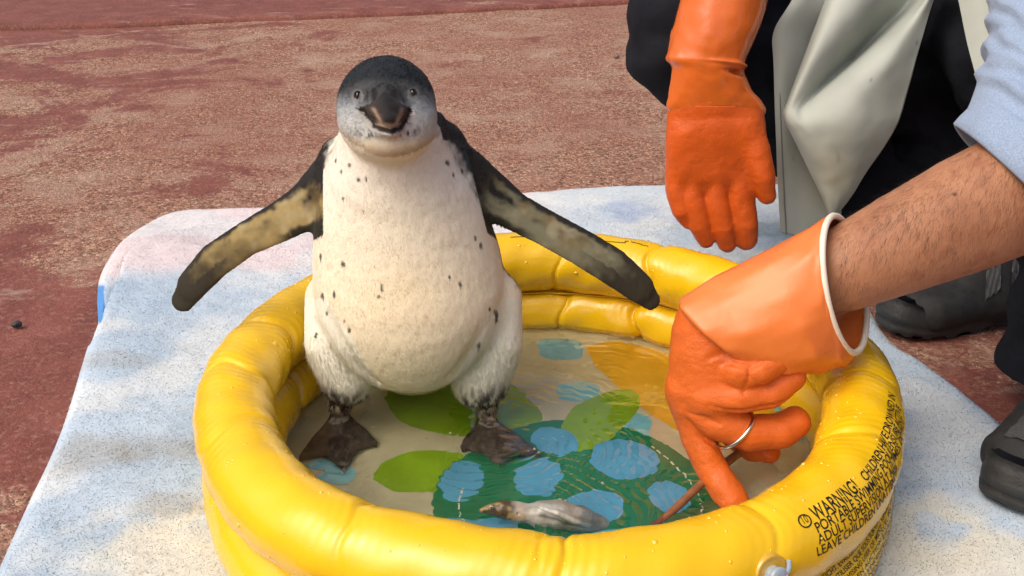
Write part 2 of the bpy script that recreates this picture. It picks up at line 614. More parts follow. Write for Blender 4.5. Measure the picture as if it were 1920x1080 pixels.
# ------------------------------------------------------------------ towel
def curve_px(pts, n, z=0.006):
    P = catmull(np.array([at_z(px, py, z)[:2] for px, py in pts]), 400)
    s = np.r_[0, np.cumsum(np.linalg.norm(np.diff(P, axis=0), axis=1))]
    t = np.linspace(0, s[-1], n)
    return np.stack([np.interp(t, s, P[:, k]) for k in range(2)], 1)
NU = NV = 300
Lc = curve_px([(205, 475), (186, 512), (181, 550), (182, 604), (171, 640), (150, 700), (100, 830), (50, 935), (0, 1045), (-60, 1180), (-110, 1290)], NV)
Bc = curve_px([(205, 475), (225, 450), (250, 430), (300, 403), (350, 392), (450, 388), (700, 376), (1000, 358), (1100, 350), (1240, 345), (1400, 341), (1560, 350)], NU)
Rc = curve_px([(1560, 350), (1590, 480), (1660, 620), (1735, 676), (1790, 716), (1835, 752), (1880, 790), (1935, 860), (2010, 960), (2100, 1080), (2220, 1290)], NV)
Fc = np.stack([np.linspace(Lc[-1], Rc[-1], NU)[:, k] for k in range(2)], 1)
u = np.linspace(0, 1, NU)[:, None, None]
v = np.linspace(0, 1, NV)[None, :, None]
TP = (1 - u) * Lc[None] + u * Rc[None] + (1 - v) * Bc[:, None] + v * Fc[:, None] \
    - ((1 - u) * (1 - v) * Lc[0] + u * (1 - v) * Rc[0] + (1 - u) * v * Lc[-1] + u * v * Rc[-1])
P2 = np.c_[TP.reshape(-1, 2), np.zeros(NU * NV)]
edge = np.full(NU * NV, 9.0)
for C in (Lc, Bc, Rc):
    for k in range(0, len(C), 2):
        edge = np.minimum(edge, np.hypot(P2[:, 0] - C[k, 0], P2[:, 1] - C[k, 1]))
edge = np.minimum(edge, np.minimum(1 - np.broadcast_to(v, (NU, NV, 1)).ravel(), 1) + 0.01)
UU = np.broadcast_to(u, (NU, NV, 1)).ravel(); VV = np.broadcast_to(v, (NU, NV, 1)).ravel()
edge[(UU == 0) | (UU == 1) | (VV == 0)] = 0
tz = 0.010 * (1 - np.exp(-(edge / 0.007) ** 1.3)) - 0.001
# soft undulation, flattened under the pool
rp = np.hypot(P2[:, 0] - 0.033, P2[:, 1])
und = (fbm(P2, 7, 3, 11) - 0.42) * 0.009
tz += und * sstep(0.0, 0.03, edge) * sstep(0.30, 0.42, rp) * (1 - 0.7 * sstep(0.35, 0.5, P2[:, 0]))
tz += (fbm(P2, 40, 2, 15) - 0.5) * 0.003 * sstep(0.0, 0.01, edge)
# fold step near the back left corner: an upper layer lying back from the outer edge
cr = catmull(np.array([at_z(px, py, 0.006)[:2] for px, py in ((165, 655), (190, 597), (217, 537), (234, 493), (278, 455), (345, 432), (420, 418))]), 120)
dd = np.full(len(P2), 9.0); sg = np.zeros(len(P2)); tt = np.zeros(len(P2))
Tn = np.gradient(cr, axis=0)
for k in range(120):
    dx, dy = P2[:, 0] - cr[k, 0], P2[:, 1] - cr[k, 1]
    q = np.hypot(dx, dy)
    b = q < dd
    dd[b] = q[b]; tt[b] = k / 119
    sg[b] = np.sign(Tn[k, 0] * dy[b] - Tn[k, 1] * dx[b])
fold = np.where(sg < 0, 1.0, 0.0) * np.exp(-(dd / 0.12) ** 2) * (1 - sstep(0.55, 1.0, tt))
tz += 0.012 * fold * sstep(0, 0.006, dd)
tz -= 0.004 * np.exp(-(dd / 0.006) ** 2) * (1 - sstep(0.55, 1.0, tt)) * (edge > 0.008)
tz = tz * sstep(0.285, 0.325, rp) + 0.002 * (1 - sstep(0.285, 0.325, rp))
P2[:, 2] = np.where(edge <= 0, -0.001, np.maximum(tz, 0.001))
# dyed pattern and other tones of the cloth
blue, white, pink, cream, dirt = srgb(192, 210, 226), srgb(224, 230, 232), srgb(234, 218, 220), srgb(228, 226, 212), srgb(160, 146, 120)
c = np.tile(blue, (len(P2), 1))
c = mix(c, srgb(172, 194, 214), sstep(0.5, 0.75, fbm(P2, 9, 3, 21)) * 0.8)
c = mix(c, white, sstep(0.45, 0.68, fbm(P2, 12, 3, 31)) * 0.75)
back = sstep(0.42, 0.50, P2[:, 1] + 0.35 * (fbm(P2, 6, 2, 8) - 0.5) * 0.4) * (1 - sstep(0.0, 0.12, P2[:, 0]))
pk = np.where(vnoise(P2, 14, 6) > 0.45, 0.85, 0.35)
c = mix(c, mix(np.tile(white, (len(P2), 1)), pink, pk), back)
c = mix(c, white, 0.5 * sstep(0.55, 0.75, P2[:, 1]) * (P2[:, 0] > 0))
def blot(px, py, rx, ry, colr, amt, seed, ring=False):
    global c
    q = at_z(px, py, 0.008)
    d = np.hypot((P2[:, 0] - q[0]) / rx, (P2[:, 1] - q[1]) / ry) + (fbm(P2, 24, 3, seed) - 0.5) * 1.3
    m = 1 - sstep(0.45, 1.15, d)
    if ring: m = m * sstep(0.35, 0.6, d)
    c = mix(c, colr, m * amt)
blot(440, 990, 0.07, 0.06, cream, 0.9, 41, True)
blot(300, 1050, 0.1, 0.06, cream, 0.8, 42)
blot(1780, 1000, 0.07, 0.06, cream, 0.9, 43, True)
blot(1880, 1045, 0.09, 0.05, cream, 0.8, 44)
blot(1690, 1060, 0.06, 0.05, cream, 0.7, 45)
blot(165, 850, 0.055, 0.05, dirt, 0.38, 46)
blot(300, 845, 0.05, 0.03, dirt, 0.35, 47)
blot(325, 950, 0.035, 0.02, dirt, 0.35, 48)
blot(215, 690, 0.05, 0.03, dirt, 0.25, 49)
blot(1440, 430, 0.12, 0.05, srgb(120, 140, 150), 0.5, 50)  # darker grey-blue patch towards the back right
blot(1180, 400, 0.08, 0.05, srgb(150, 175, 215), 0.6, 51)
# woven hem trim in coloured sections
tpx, tpy = to_px(P2)
hem = edge < 0.010
c[hem & (tpx > 985) & (tpx < 1070) & (tpy < 372)] = srgb(226, 178, 110)
c[hem & (tpx >= 1070) & (tpx < 1142) & (tpy < 368)] = srgb(120, 158, 205)
c[hem & (tpx < 232) & (tpy > 535) & (tpy < 606)] = srgb(84, 146, 214)
c[hem & (tpx > 1700) & (tpy > 690)] = srgb(120, 160, 200)
c = c * (0.92 + 0.16 * vnoise(P2, 300, 2))[:, None] * 0.87
M_terry = mat('terry_cotton', attr=True, rough=0.95, spec=0.1, sheen=0.2, bump=(900, 0.12, 0.001))
tw = empty('towel', (-0.05, 0.3, 0.0))
tag(tw, 'pastel blue and white terry towel spread on the concrete under the pool', 'towel')
TQ = grid_faces(NU, NV)[:, ::-1].copy()
tn = vnormals(P2, TQ)
if tn[:, 2].mean() < 0:
    TQ = TQ[:, ::-1].copy(); tn = -tn
mesh_obj('cloth', P2, TQ, M_terry, tw, cols=c)
# raised pile: short leaning loops, thickest where the towel shows
wgt = np.where(hem, 0.15, 1.0) * np.where(rp < 0.27, 0.0, 1.0) * (0.35 + np.clip(1.2 - P2[:, 1], 0, 1.3)) * (P2[:, 1] > -0.3)
TPn, own = scatter(P2, TQ, 420000, wgt)
lean = rng.normal(size=(len(TPn), 3)) * [0.6, 0.6, 0.2]
flow = np.stack([vnoise(TPn, 45, 61) - 0.5, vnoise(TPn, 45, 62) - 0.5, 0 * TPn[:, 0]], 1) * 1.8
D_ = tn[own] + lean + flow
D_ /= np.linalg.norm(D_, axis=1)[:, None]
PV, PF, k = blades(TPn - tn[own] * 0.0006, D_, rng.normal(size=D_.shape), rng.uniform(0.0010, 0.0024, len(TPn)), rng.uniform(0.0004, 0.0008, len(TPn)), up=tn[own])
pc = np.repeat(c[own] * rng.uniform(0.9, 1.1, len(TPn))[:, None], k, 0)
nn = np.repeat(tn[own] + 0.08 * D_, k, 0)
M_pile = soft_fibre(mat('terry_loops', attr=True, rough=0.95, spec=0.05))
o = mesh_obj('terry_pile', PV, PF, M_pile, tw, cols=pc, normals=nn / np.linalg.norm(nn, axis=1)[:, None])
o['kind'] = 'stuff'
# ------------------------------------------------------------------ inflatable pool
PXC, TR = 0.0331, 0.03646
PR = 0.33 - TR
ZL, ZU = TR, 2.8 * TR
WATER_Z, FLOOR_Z = 0.034, 0.009
def th_of(px, py, z=0.125):
    q = at_z(px, py, z)
    return math.atan2(q[0] - PXC, q[1])
CREASE_U = [(th_of(1247, 470), .0045, 1.1), (th_of(1045, 470), .003, 0.6), (th_of(455, 612), .0055, 1.5), (th_of(405, 700), .004, 1.3),
            (th_of(425, 815), .003, 1.2), (th_of(700, 965), .0032, 1.0), (th_of(1062, 1010), .004, 0.9), (th_of(1020, 1010), .0018, 0.8),
            (th_of(1400, 975), .0030, 0.8), (th_of(1600, 830), .0035, 1.2), (th_of(1655, 715), .0030, 1.0), (th_of(1500, 560), .003, 0.9), (th_of(760, 440), .003, 0.7)]
CREASE_L = [(t + d, a * 1.15, w) for (t, a, w), d in zip(CREASE_U, (-.05, .02, .04, -.06, .05, -.03, .04, .02, -.05, .03, .05, -.04, .02))]
CREASE_L += [(th_of(560, 680, 0.05), .003, 1.5), (th_of(1205, 590, 0.05), .003, 0.6), (th_of(960, 590, 0.05), .0025, .6)]

def ring_pt(th, ph, which, off=0.0):
    th = np.asarray(th, float); ph = np.asarray(ph, float)
    z0, cre = (ZU, CREASE_U) if which else (ZL, CREASE_L)
    r = np.full(np.broadcast(th, ph).shape, TR)
    inner = 0.5 - 0.5 * np.cos(ph)
    g = 0.25 + 0.75 * inner ** 0.8
    for (t0, a, w) in cre:
        d = ((th - t0 + np.pi) % (2 * np.pi) - np.pi) * PR
        d = d + 0.006 * np.sin(ph * 1.7 + t0 * 9) + 0.003 * np.sin(ph * 4 + t0 * 23)
        r = r - a * np.exp(-(np.abs(d) / 0.0030) ** 1.3) * g - a * 0.55 * np.exp(-(d / 0.018) ** 2) * g
        # fine pucker wrinkles fanning out beside the crease
        fan = np.exp(-np.abs(d) / (0.022 * w)) * (0.3 + 0.7 * np.maximum(np.sin(ph * 1.0 + 0.5), 0)) * g
        r = r + 0.00052 * w * fan * np.sin(d / 0.0014 + 2.2 * np.sin(ph * 2.3 + t0 * 5) + 3 * np.sin(t0 * 31 + ph))
    # long shallow dents
    r = r + 0.0006 * np.sin(th * 23 + 3 * np.sin(ph * 2)) * inner + 0.0004 * np.sin(th * 41 + ph * 3)
    Rm = PR + 0.0022 * np.sin(5 * th + 0.8) + 0.0015 * np.sin(8 * th + 2)
    # flattened where the two rings are welded together and where the pool sits on the towel
    rad = Rm + (r + off) * np.cos(ph)
    zz = z0 + (r + off) * np.sin(ph)
    return np.stack([PXC + rad * np.sin(th), rad * np.cos(th), zz], -1)

pool = empty('paddling_pool', (PXC, 0, 0))
tag(pool, 'small round yellow inflatable paddling pool with two air rings and warning print', 'paddling pool')
M_vinyl = mat('yellow_vinyl', (0.82, 0.50, 0.007), 0.24, spec=0.5, noise=(9, 0.05), bump=(260, 0.07, 0.0015), bump2=(22, 0.05, 0.004), coat=0.35, coat_rough=0.12, rough_noise=(35, 0.2, 0.36), sss=0.0)
NT, NP = 1400, 72
tht = np.linspace(0, 2 * np.pi, NT, endpoint=False)[:, None]
phi = np.linspace(0, 2 * np.pi, NP, endpoint=False)[None, :]
for which, nm in ((1, 'upper_ring'), (0, 'lower_ring')):
    V = ring_pt(tht + 0 * phi, phi + 0 * tht, which).reshape(-1, 3)
    if which == 0: V[:, 2] = np.maximum(V[:, 2], 0.0045)
    mesh_obj(nm, V, grid_faces(NT, NP, True, True)[:, ::-1], M_vinyl, pool)
# weld flange between the rings
V = []
for rr, zz in ((PR - 0.0155, 0), (PR - 0.0185, 0.0006), (PR - 0.0185, -0.0006), (PR - 0.0155, -0.0014)):
    wob = 0.0008 * np.sin(tht[:, 0] * 47)
    V.append(np.c_[PXC + (rr + wob) * np.sin(tht[:, 0]), (rr + wob) * np.cos(tht[:, 0]), np.full(NT, (ZL + ZU) / 2 + zz)])
mesh_obj('weld_seam', np.stack(V, 1).reshape(-1, 3), grid_faces(NT, 4, True, True)[:, ::-1], M_vinyl, pool)

# floor sheet with its print
def at_under(px, py, z):
    """point below the water surface, allowing for refraction"""
    d = ray(px, py); d = d / np.linalg.norm(d)
    p = np.array([0, -CAM_D, CAM_H]) + d * ((WATER_Z - CAM_H) / d[2])
    s = d / 1.333
    hz = math.sqrt(max(1e-6, 1 - s[0] ** 2 - s[1] ** 2))
    t = (WATER_Z - z) / hz
    return np.array([p[0] + s[0] * t, p[1] + s[1] * t, z])
def at_floor(px, py): return at_under(px, py, FLOOR_Z)
nr, na = 60, 240
rr = np.linspace(0.0, PR - 0.006, nr)[:, None]; aa = np.linspace(0, 2 * np.pi, na, endpoint=False)[None, :]
FV = np.stack([PXC + rr * np.cos(aa), rr * np.sin(aa), 0 * rr * aa + FLOOR_Z], -1).reshape(-1, 3)
FV[:, 2] += 0.0
M_floor = mat('cream_vinyl_floor', srgb(202, 194, 156), 0.35, noise=(18, 0.2), bump=(28, 0.35, 0.004))
mesh_obj('floor_sheet', FV, grid_faces(nr, na, False, True), M_floor, pool)
M_pr = {k: mat('print_' + k, v, 0.4, noise=(25, 0.18, 6), bump=(28, 0.35, 0.004)) for k, v in dict(
    deep_green=srgb(8, 124, 76), leaf_green=srgb(136, 176, 14), sky_blue=srgb(88, 168, 204), pale_blue=srgb(120, 190, 200), amber=srgb(232, 176, 40), white=srgb(222, 226, 200)).items()}
LAYER = [0]
def print_shape(name, pix, key, wob=0.0015, seed=0, lift=None):
    P = np.array([at_floor(px, py)[:2] for px, py in pix])
    Pc = catmull(np.r_[P, P[:1]], 80)[:-1]
    cen = Pc.mean(0)
    w = (vnoise(np.c_[Pc * 90, np.zeros(len(Pc))], 1, seed) - 0.5) * 2 * wob
    dv = Pc - cen
    Pc = Pc + dv / (np.linalg.norm(dv, axis=1)[:, None] + 1e-6) * w[:, None]
    # keep inside the floor
    rad = np.hypot(Pc[:, 0] - PXC, Pc[:, 1])
    f = np.minimum(1, (PR - 0.012) / np.maximum(rad, 1e-6))
    Pc = np.c_[PXC + (Pc[:, 0] - PXC) * f, Pc[:, 1] * f]
    LAYER[0] += 1
    z = FLOOR_Z + 0.0004 + 0.00004 * LAYER[0] if lift is None else FLOOR_Z + lift
    V = np.r_[np.c_[Pc, np.full(len(Pc), z)], [[cen[0], cen[1], z]]]
    nP = len(Pc)
    F = np.array([[k, (k + 1) % nP, nP] for k in range(nP)])
    n_ = np.cross(V[F[0, 1]] - V[F[0, 0]], V[F[0, 2]] - V[F[0, 0]])
    if n_[2] < 0: F = F[:, ::-1].copy()
    return mesh_obj(name, V, F, M_pr[key], pool)
def oval(cx, cy, rx, ry, rot=0.0, n=14):
    a = np.linspace(0, 2 * np.pi, n, endpoint=False)
    x, y = rx * np.cos(a), ry * np.sin(a)
    c_, s_ = math.cos(rot), math.sin(rot)
    return list(zip(cx + x * c_ - y * s_, cy + x * s_ + y * c_))
print_shape('printed_patch', [(1100, 650), (1160, 640), (1230, 655), (1330, 690), (1450, 760), (1420, 830), (1330, 830), (1240, 790), (1170, 735), (1120, 690)], 'amber', seed=3)
print_shape('printed_square', [(1008, 640), (1045, 634), (1085, 640), (1092, 655), (1088, 672), (1050, 675), (1015, 668), (1012, 655)], 'pale_blue', 0.0016, 5)
print_shape('printed_square', [(1042, 722), (1080, 716), (1120, 722), (1124, 735), (1118, 748), (1082, 752), (1050, 746), (1044, 735)], 'pale_blue', 0.0016, 6)
print_shape('printed_square', [(1150, 780), (1190, 772), (1222, 790), (1210, 820), (1170, 826), (1148, 806)], 'pale_blue', 0.002, 7)
print_shape('printed_leaf', [(720, 745), (760, 706), (860, 692), (950, 715), (1000, 755), (1016, 790), (960, 812), (880, 818), (800, 808), (745, 785)], 'leaf_green', 0.001, 8)
print_shape('printed_leaf', [(698, 898), (720, 868), (770, 848), (830, 846), (880, 858), (900, 885), (860, 912), (800, 922), (740, 920)], 'leaf_green', 0.0008, 9)
print_shape('printed_shell', [(812, 930), (830, 888), (880, 850), (940, 812), (1040, 788), (1130, 795), (1210, 815), (1290, 862), (1350, 920), (1385, 990), (1330, 1060), (1200, 1110), (1060, 1120), (930, 1095), (845, 1040), (815, 980)], 'deep_green', 0.001, 10)
print_shape('printed_leaf', [(1052, 800), (1075, 765), (1120, 742), (1165, 730), (1195, 738), (1198, 765), (1170, 800), (1130, 835), (1085, 845), (1060, 828)], 'leaf_green', 0.0008, 11)
for k, (cx, cy, rx, ry, ro) in enumerate(((1170, 862, 66, 36, .1), (866, 902, 44, 34, -.5), (1008, 895, 46, 36, -.25), (1038, 828, 44, 26, .2), (1110, 955, 60, 34, -.15),
                                          (1255, 932, 42, 28, .3), (935, 998, 70, 26, .05), (872, 990, 38, 16, .2), (1150, 1020, 60, 26, 0), (1300, 1010, 40, 22, 0))):
    print_shape('printed_spot', oval(cx, cy, rx, ry, ro), 'sky_blue', 0.0012, 20 + k)
print_shape('printed_crescent', [(572, 872), (600, 862), (640, 870), (668, 885), (655, 905), (625, 908), (596, 898), (610, 884), (590, 880)], 'pale_blue', 0.0015, 40)
print_shape('printed_square', [(1440, 740), (1480, 752), (1505, 790), (1500, 830), (1470, 800)], 'pale_blue', 0.002, 41)
def stitches(pix, n):
    P = catmull(np.array([at_floor(px, py) for px, py in pix]), 2 * n + 1)
    VV_, FF_ = [], []
    for k in range(n):
        a, b = P[2 * k], P[2 * k + 1]
        b = a + (b - a) * (1.1 + 0.3 * random.random())
        d = (b - a) / np.linalg.norm(b - a)
        s = np.array([-d[1], d[0], 0]) * (0.0009 + 0.0004 * random.random())
        z = np.array([0, 0, 0.0019])
        i = len(VV_)
        VV_ += [a - s + z, b - s * .7 + z, b + s * .7 + z, a + s + z]
        FF_.append([i, i + 1, i + 2, i + 3])
    mesh_obj('printed_dashes', np.array(VV_), FF_, M_pr['white'], pool, smooth=False)
stitches([(1222, 838), (1260, 870), (1295, 905), (1315, 945), (1318, 990)], 13)
stitches([(868, 918), (860, 945), (866, 975), (885, 1000)], 6)

# warning print on the rings
M_ink = mat('black_ink', (0.012, 0.011, 0.009), 0.45)
def ring_text(name, body, th0, ph0, size, which, sx=1.0, slant=0.0, bold=0.0, length=None):
    cu = bpy.data.curves.new(name, 'FONT')
    cu.body = body
    cu.size = 1.0
    cu.resolution_u = 3
    cu.offset = bold
    ob = bpy.data.objects.new(name, cu)
    me = bpy.data.meshes.new_from_object(ob)
    n = len(me.vertices)
    co = np.empty(n * 3, np.float32)
    me.vertices.foreach_get('co', co)
    co = co.reshape(-1, 3)
    polys = [list(p.vertices) for p in me.polygons]
    bpy.data.meshes.remove(me)
    bpy.data.objects.remove(ob)
    bpy.data.curves.remove(cu)
    wid = co[:, 0].max()
    if length: sx = length / (wid * size)
    uu = co[:, 0] * size * sx; vv = co[:, 1] * size / 0.7
    rad = PR + TR * math.cos(ph0)
    V = ring_pt(th0 - uu / rad, ph0 + vv / TR + slant * uu, which, 0.00045)
    return mesh_obj(name, V, polys, M_ink, pool, smooth=False)
R_ = math.radians
ring_text('warning_text', 'WARNING!', R_(143.4), R_(48), 0.0112, 1, bold=0.012, length=0.0585)
ring_text('warning_text', 'CHILDREN HAVE DROWNED IN', R_(130.9), R_(49.5), 0.0078, 1, bold=0.01, length=0.148)
ring_text('warning_text', 'PORTABLE SWIMMING POOLS. ENSURE ACTIVE', R_(144.2), R_(36), 0.0075, 1, bold=0.01, length=0.215)
ring_text('warning_text', 'ADULT SUPERVISION AT ALL TIMES. DO NOT', R_(144.5), R_(23.5), 0.0072, 1, bold=0.01, length=0.21)
ring_text('warning_text', 'LEAVE CHILDREN UNATTENDED.', R_(145.2), R_(11), 0.0070, 1, bold=0.008, length=0.15)
# oval number mark before the heading
a = np.linspace(0, 2 * np.pi, 28, endpoint=False)
V = np.concatenate([ring_pt(R_(145.2) - f * 0.0062 * np.cos(a) / (PR + .02), R_(54.5) + f * 0.0052 * np.sin(a) / TR, 1, 0.00045) for f in (1.0, 0.8)])
mesh_obj('printed_mark', V, np.array([[k, (k + 1) % 28, 28 + (k + 1) % 28, 28 + k] for k in range(28)]), M_ink, pool, smooth=False)
ring_text('printed_mark', '10', R_(145.75), R_(51.5), 0.0058, 1, length=0.0062)
small = ['VORSICHT. EVACUATION METHOD: TECHNIC HOSE. BE DU ASSI CONTROL', 'NOTICE: UTILISER QUE SOUS SURVEILLANCE. POM PISCINE CAMPORT', 'POOL TO ADVISING USER OF MIDDLE KINDER UNBEAUFSICHTIGT',
         'ALLE 2 HANDEN AUCTION: EXCEL PISCINE PORTABLE', 'WAARSCHUWING KINDEREN VERDRINKEN IN ZWEMBAD', 'ADVERTENCIA NINOS PISCINAS PORTATILES', 'AVVERTENZA BAMBINI PISCINE PORTATILI']
for k, s in enumerate(small):
    ring_text('small_print', s, R_(143.5 - 1.4 * (k == 0)), R_(49 - 9.2 * k), 0.0040, 0, length=0.235, bold=0.008)
# fine outline printed on the back of the upper ring
def ring_line(pts, wid, name='printed_line'):
    V, F = [], []
    for (t0, p0), (t1, p1) in zip(pts[:-1], pts[1:]):
        m_ = 24
        tt_ = np.linspace(t0, t1, m_); pp_ = np.linspace(p0, p1, m_)
        dt, dp = t1 - t0, (p1 - p0) * TR / PR
        L_ = math.hypot(dt, dp)
        a_ = ring_pt(tt_ - dp / L_ * wid / PR, pp_ + dt / L_ * wid / TR, 1, 0.0005)
        b_ = ring_pt(tt_ + dp / L_ * wid / PR, pp_ - dt / L_ * wid / TR, 1, 0.0005)
        i = len(V)
        V += list(a_) + list(b_)
        F += [[i + k, i + k + 1, i + m_ + k + 1, i + m_ + k] for k in range(m_ - 1)]
    return mesh_obj(name, np.array(V), F, M_ink, pool)
ring_line([(R_(-7), R_(104)), (R_(20.5), R_(104)), (R_(20.5), R_(98)), (R_(26), R_(98))], 0.0006)

# inflation valve on the front outside of the upper ring
M_valve = mat('clear_blue_vinyl', srgb(170, 190, 205), 0.12, trans=0.35, coat=0.5)
M_valvebase = mat('clear_patch_vinyl', (0.60, 0.36, 0.04), 0.18, coat=0.6)
vb = ring_pt(R_(152.7), R_(14), 1); vo_ = ring_pt(R_(152.7), R_(14), 1, 0.01); vn = (vo_ - vb) / np.linalg.norm(vo_ - vb)
vt = np.array([math.cos(R_(152.7)), -math.sin(R_(152.7)), 0.0]); vu = np.cross(vn, vt)
def lathe(prof, cen, ax, e1, e2, seg=28):
    a = np.linspace(0, 2 * np.pi, seg, endpoint=False)
    V = np.array([[cen + ax * h + r * (e1 * math.cos(t) + e2 * math.sin(t)) for t in a] for r, h in prof]).reshape(-1, 3)
    return V, grid_faces(len(prof), seg, False, True)
V, F = lathe([(0.0145, -0.004), (0.014, 0.0008), (0.013, 0.0015), (0.0112, 0.0008), (0.009, 0.0006), (0.0001, 0.0006)], vb, vn, vt, vu)
valve = mesh_obj('valve_seat', V, F, M_valvebase, pool)
V, F = lathe([(0.0065, 0.000), (0.0065, 0.004), (0.0058, 0.005), (0.0074, 0.006), (0.0078, 0.0085), (0.0066, 0.0098), (0.003, 0.0102), (0.0001, 0.0102)], vb, vn, vt, vu)
mesh_obj('valve_plug', V, F, M_valve, valve)
V, F = tube([vb + vt * -.005 + vn * .008, vb - vt * 0.010 + vn * .007 - vu * .003, vb - vt * 0.014 + vn * 0.003 - vu * .006], [0.002, 0.0018, 0.002], 10, 14)
mesh_obj('valve_strap', V, F, M_valve, valve)

# water beads on the wet vinyl
M_drop = mat('water_bead', (0.85, 0.55, 0.03), 0.03, spec=0.8, coat=1.0, coat_rough=0.02)
DV, DF = [], []
ico = []
for i in range(4):
    h = math.sin(i * math.pi / 8)
    for j in range(8):
        a_ = j * math.pi / 4 + i * 0.3
        ico.append((math.cos(i * math.pi / 8) * math.cos(a_), math.cos(i * math.pi / 8) * math.sin(a_), h))
ico.append((0, 0, 1))
ico = np.array(ico)
fi = []
for i in range(3):
    for j in range(8):
        fi.append((i * 8 + j, i * 8 + (j + 1) % 8, (i + 1) * 8 + (j + 1) % 8, (i + 1) * 8 + j))
for j in range(8): fi.append((24 + j, 24 + (j + 1) % 8, 32, 32))
for k in range(900):
    t0 = rng.uniform(0, 2 * np.pi); p0 = R_(rng.uniform(-20, 190))
    w_ = 0 if rng.random() < 0.25 else 1
    if vnoise(np.array([[t0 * 5, p0 * 3, w_]]), 1, 77)[0] < 0.42: continue
    c0 = ring_pt(t0, p0, w_); c1 = ring_pt(t0, p0, w_, 0.01)
    nn = (c1 - c0) / 0.01
    tt_ = np.array([math.cos(t0), -math.sin(t0), 0]); bb = np.cross(nn, tt_)
    s = rng.uniform(0.0006, 0.0014) if rng.random() < 0.92 else rng.uniform(0.0014, 0.0024)
    sq = rng.uniform(0.8, 1.5)
    base = len(DV) * 33
    DV.append(c0 + s * (ico[:, :1] * tt_ + ico[:, 1:2] * sq * bb + ico[:, 2:3] * 0.55 * nn) - nn * 0.0001)
    DF += [[base + q for q in (f if f[2] != f[3] else f[:3])] for f in fi]
o = mesh_obj('water_beads', np.concatenate(DV), DF, M_drop, pool)
o['kind'] = 'stuff'

# water
M_water = bpy.data.materials.new('pool_water')
M_water.use_nodes = True
t = M_water.node_tree
b = t.nodes['Principled BSDF']
b.inputs['Base Color'].default_value = (0.985, 0.995, 0.985, 1)
b.inputs['Roughness'].default_value = 0.0
b.inputs['IOR'].default_value = 1.333
b.inputs['Transmission Weight'].default_value = 1.0
b.inputs['Coat Weight'].default_value = 1.0
b.inputs['Coat Roughness'].default_value = 0.0
WN = 360
wr = PR - 0.030
gx = np.linspace(-1, 1, WN)
U_, V_ = np.meshgrid(gx, gx, indexing='ij')
DX = U_ * np.sqrt(1 - V_ ** 2 / 2); DY = V_ * np.sqrt(1 - U_ ** 2 / 2)          # square grid laid onto the disc
WV = np.stack([PXC + wr * DX, wr * DY, 0 * DX], -1).reshape(-1, 3)
def ripple(px, py, lam, amp, dec, phase=0.0):
    q = at_z(px, py, WATER_Z)
    d = np.hypot(WV[:, 0] - q[0], WV[:, 1] - q[1])
    d = d + 0.034 * (fbm(WV, 24, 3, int(px)) - 0.5)
    amp = amp * 0.85 * (0.15 + sstep(0.38, 0.66, fbm(WV, 19, 2, int(py) + 7)))
    return amp * np.sin(d * 2 * np.pi / lam + phase) * np.exp(-(d / dec) ** 1.5)
hz = ripple(930, 835, 0.0125, 0.0012, 0.085) + ripple(985, 985, 0.0115, 0.0010, 0.10, 1.0) + ripple(640, 830, 0.014, 0.0004, 0.06)
hz += ripple(1150, 700, 0.013, 0.0002, 0.12, 1.6)
hz += ripple(1330, 930, 0.012, 0.0005, 0.07, 2.0) + ripple(860, 700, 0.016, 0.0003, 0.16, 0.6)
hz += (fbm(WV, 20, 2, 91) - 0.5) * 0.0034 + (fbm(WV * [1, 2.2, 1], 80, 2, 95) - 0.5) * 0.0004
edge_w = sstep(wr, wr - 0.02, np.hypot(WV[:, 0] - PXC, WV[:, 1]))
WV[:, 2] = WATER_Z + hz * (0.3 + 0.7 * edge_w)
wat = mesh_obj('water', WV, grid_faces(WN, WN), M_water)
tag(wat, kind='structure')
BVb, BFb = [], []  # pale bubbles added to stand in for bright glints on the water
for px, py, r_ in ((1050, 938, .0022), (1060, 940, .0017), (1041, 941, .0012), (1002, 842, .0016), (1010, 848, .0012), (990, 846, .001), (845, 812, .0013), (800, 822, .0010), (1048, 871, .0011), (700, 800, .0010), (1130, 905, .0012)):
    q = at_z(px, py, WATER_Z + 0.0004)
    base = len(BVb) * 33
    BVb.append(q + r_ * ico * [1, 1, 0.8])
    BFb += [[base + v_ for v_ in (f if f[2] != f[3] else f[:3])] for f in fi]
o = mesh_obj('glint_bubbles', np.concatenate(BVb), BFb, mat('glint_film', (0.9, 0.93, 0.9), 0.05, trans=0.7, ior=1.2, coat=1.0), wat)
o['kind'] = 'stuff'
# ------------------------------------------------------------------ penguin chick
PY = 0.062
pen_f = Field((-0.345, -0.115, 0.004), (0.165, 0.165, 0.425), 0.0017)
ST = [(240, 652, 820, .047, .040), (270, 646, 828, .050, .046), (300, 628, 850, .056, .056), (340, 606, 884, .060, .064), (400, 592, 914, .064, .072),
      (460, 590, 934, .066, .078), (520, 592, 948, .066, .082), (570, 600, 946, .065, .083), (610, 616, 934, .063, .080), (645, 638, 912, .060, .072), (672, 664, 888, .057, .061),
      (692, 692, 862, .054, .049), (705, 720, 836, .052, .035), (713, 748, 808, .050, .016)]
zs, xc_, rx_, yc_, ry_ = [], [], [], [], []
for (py, xl, xr, yc, ry) in ST:
    a, b = at(xl, py, yc), at(xr, py, yc)
    zs.append(a[2]); xc_.append((a[0] + b[0]) / 2); rx_.append((b[0] - a[0]) / 2); yc_.append(yc); ry_.append(ry)
zs = np.array(zs)[::-1]
arr = [np.array(q)[::-1] for q in (xc_, rx_, yc_, ry_)]
zt = np.linspace(zs[0], zs[-1], 400)
def smooth_interp(y):
    q = np.interp(zt, zs, y)
    k = np.ones(25) / 25
    return np.convolve(np.pad(q, 12, mode='edge'), k, 'valid')
ar = [smooth_interp(q) for q in arr]
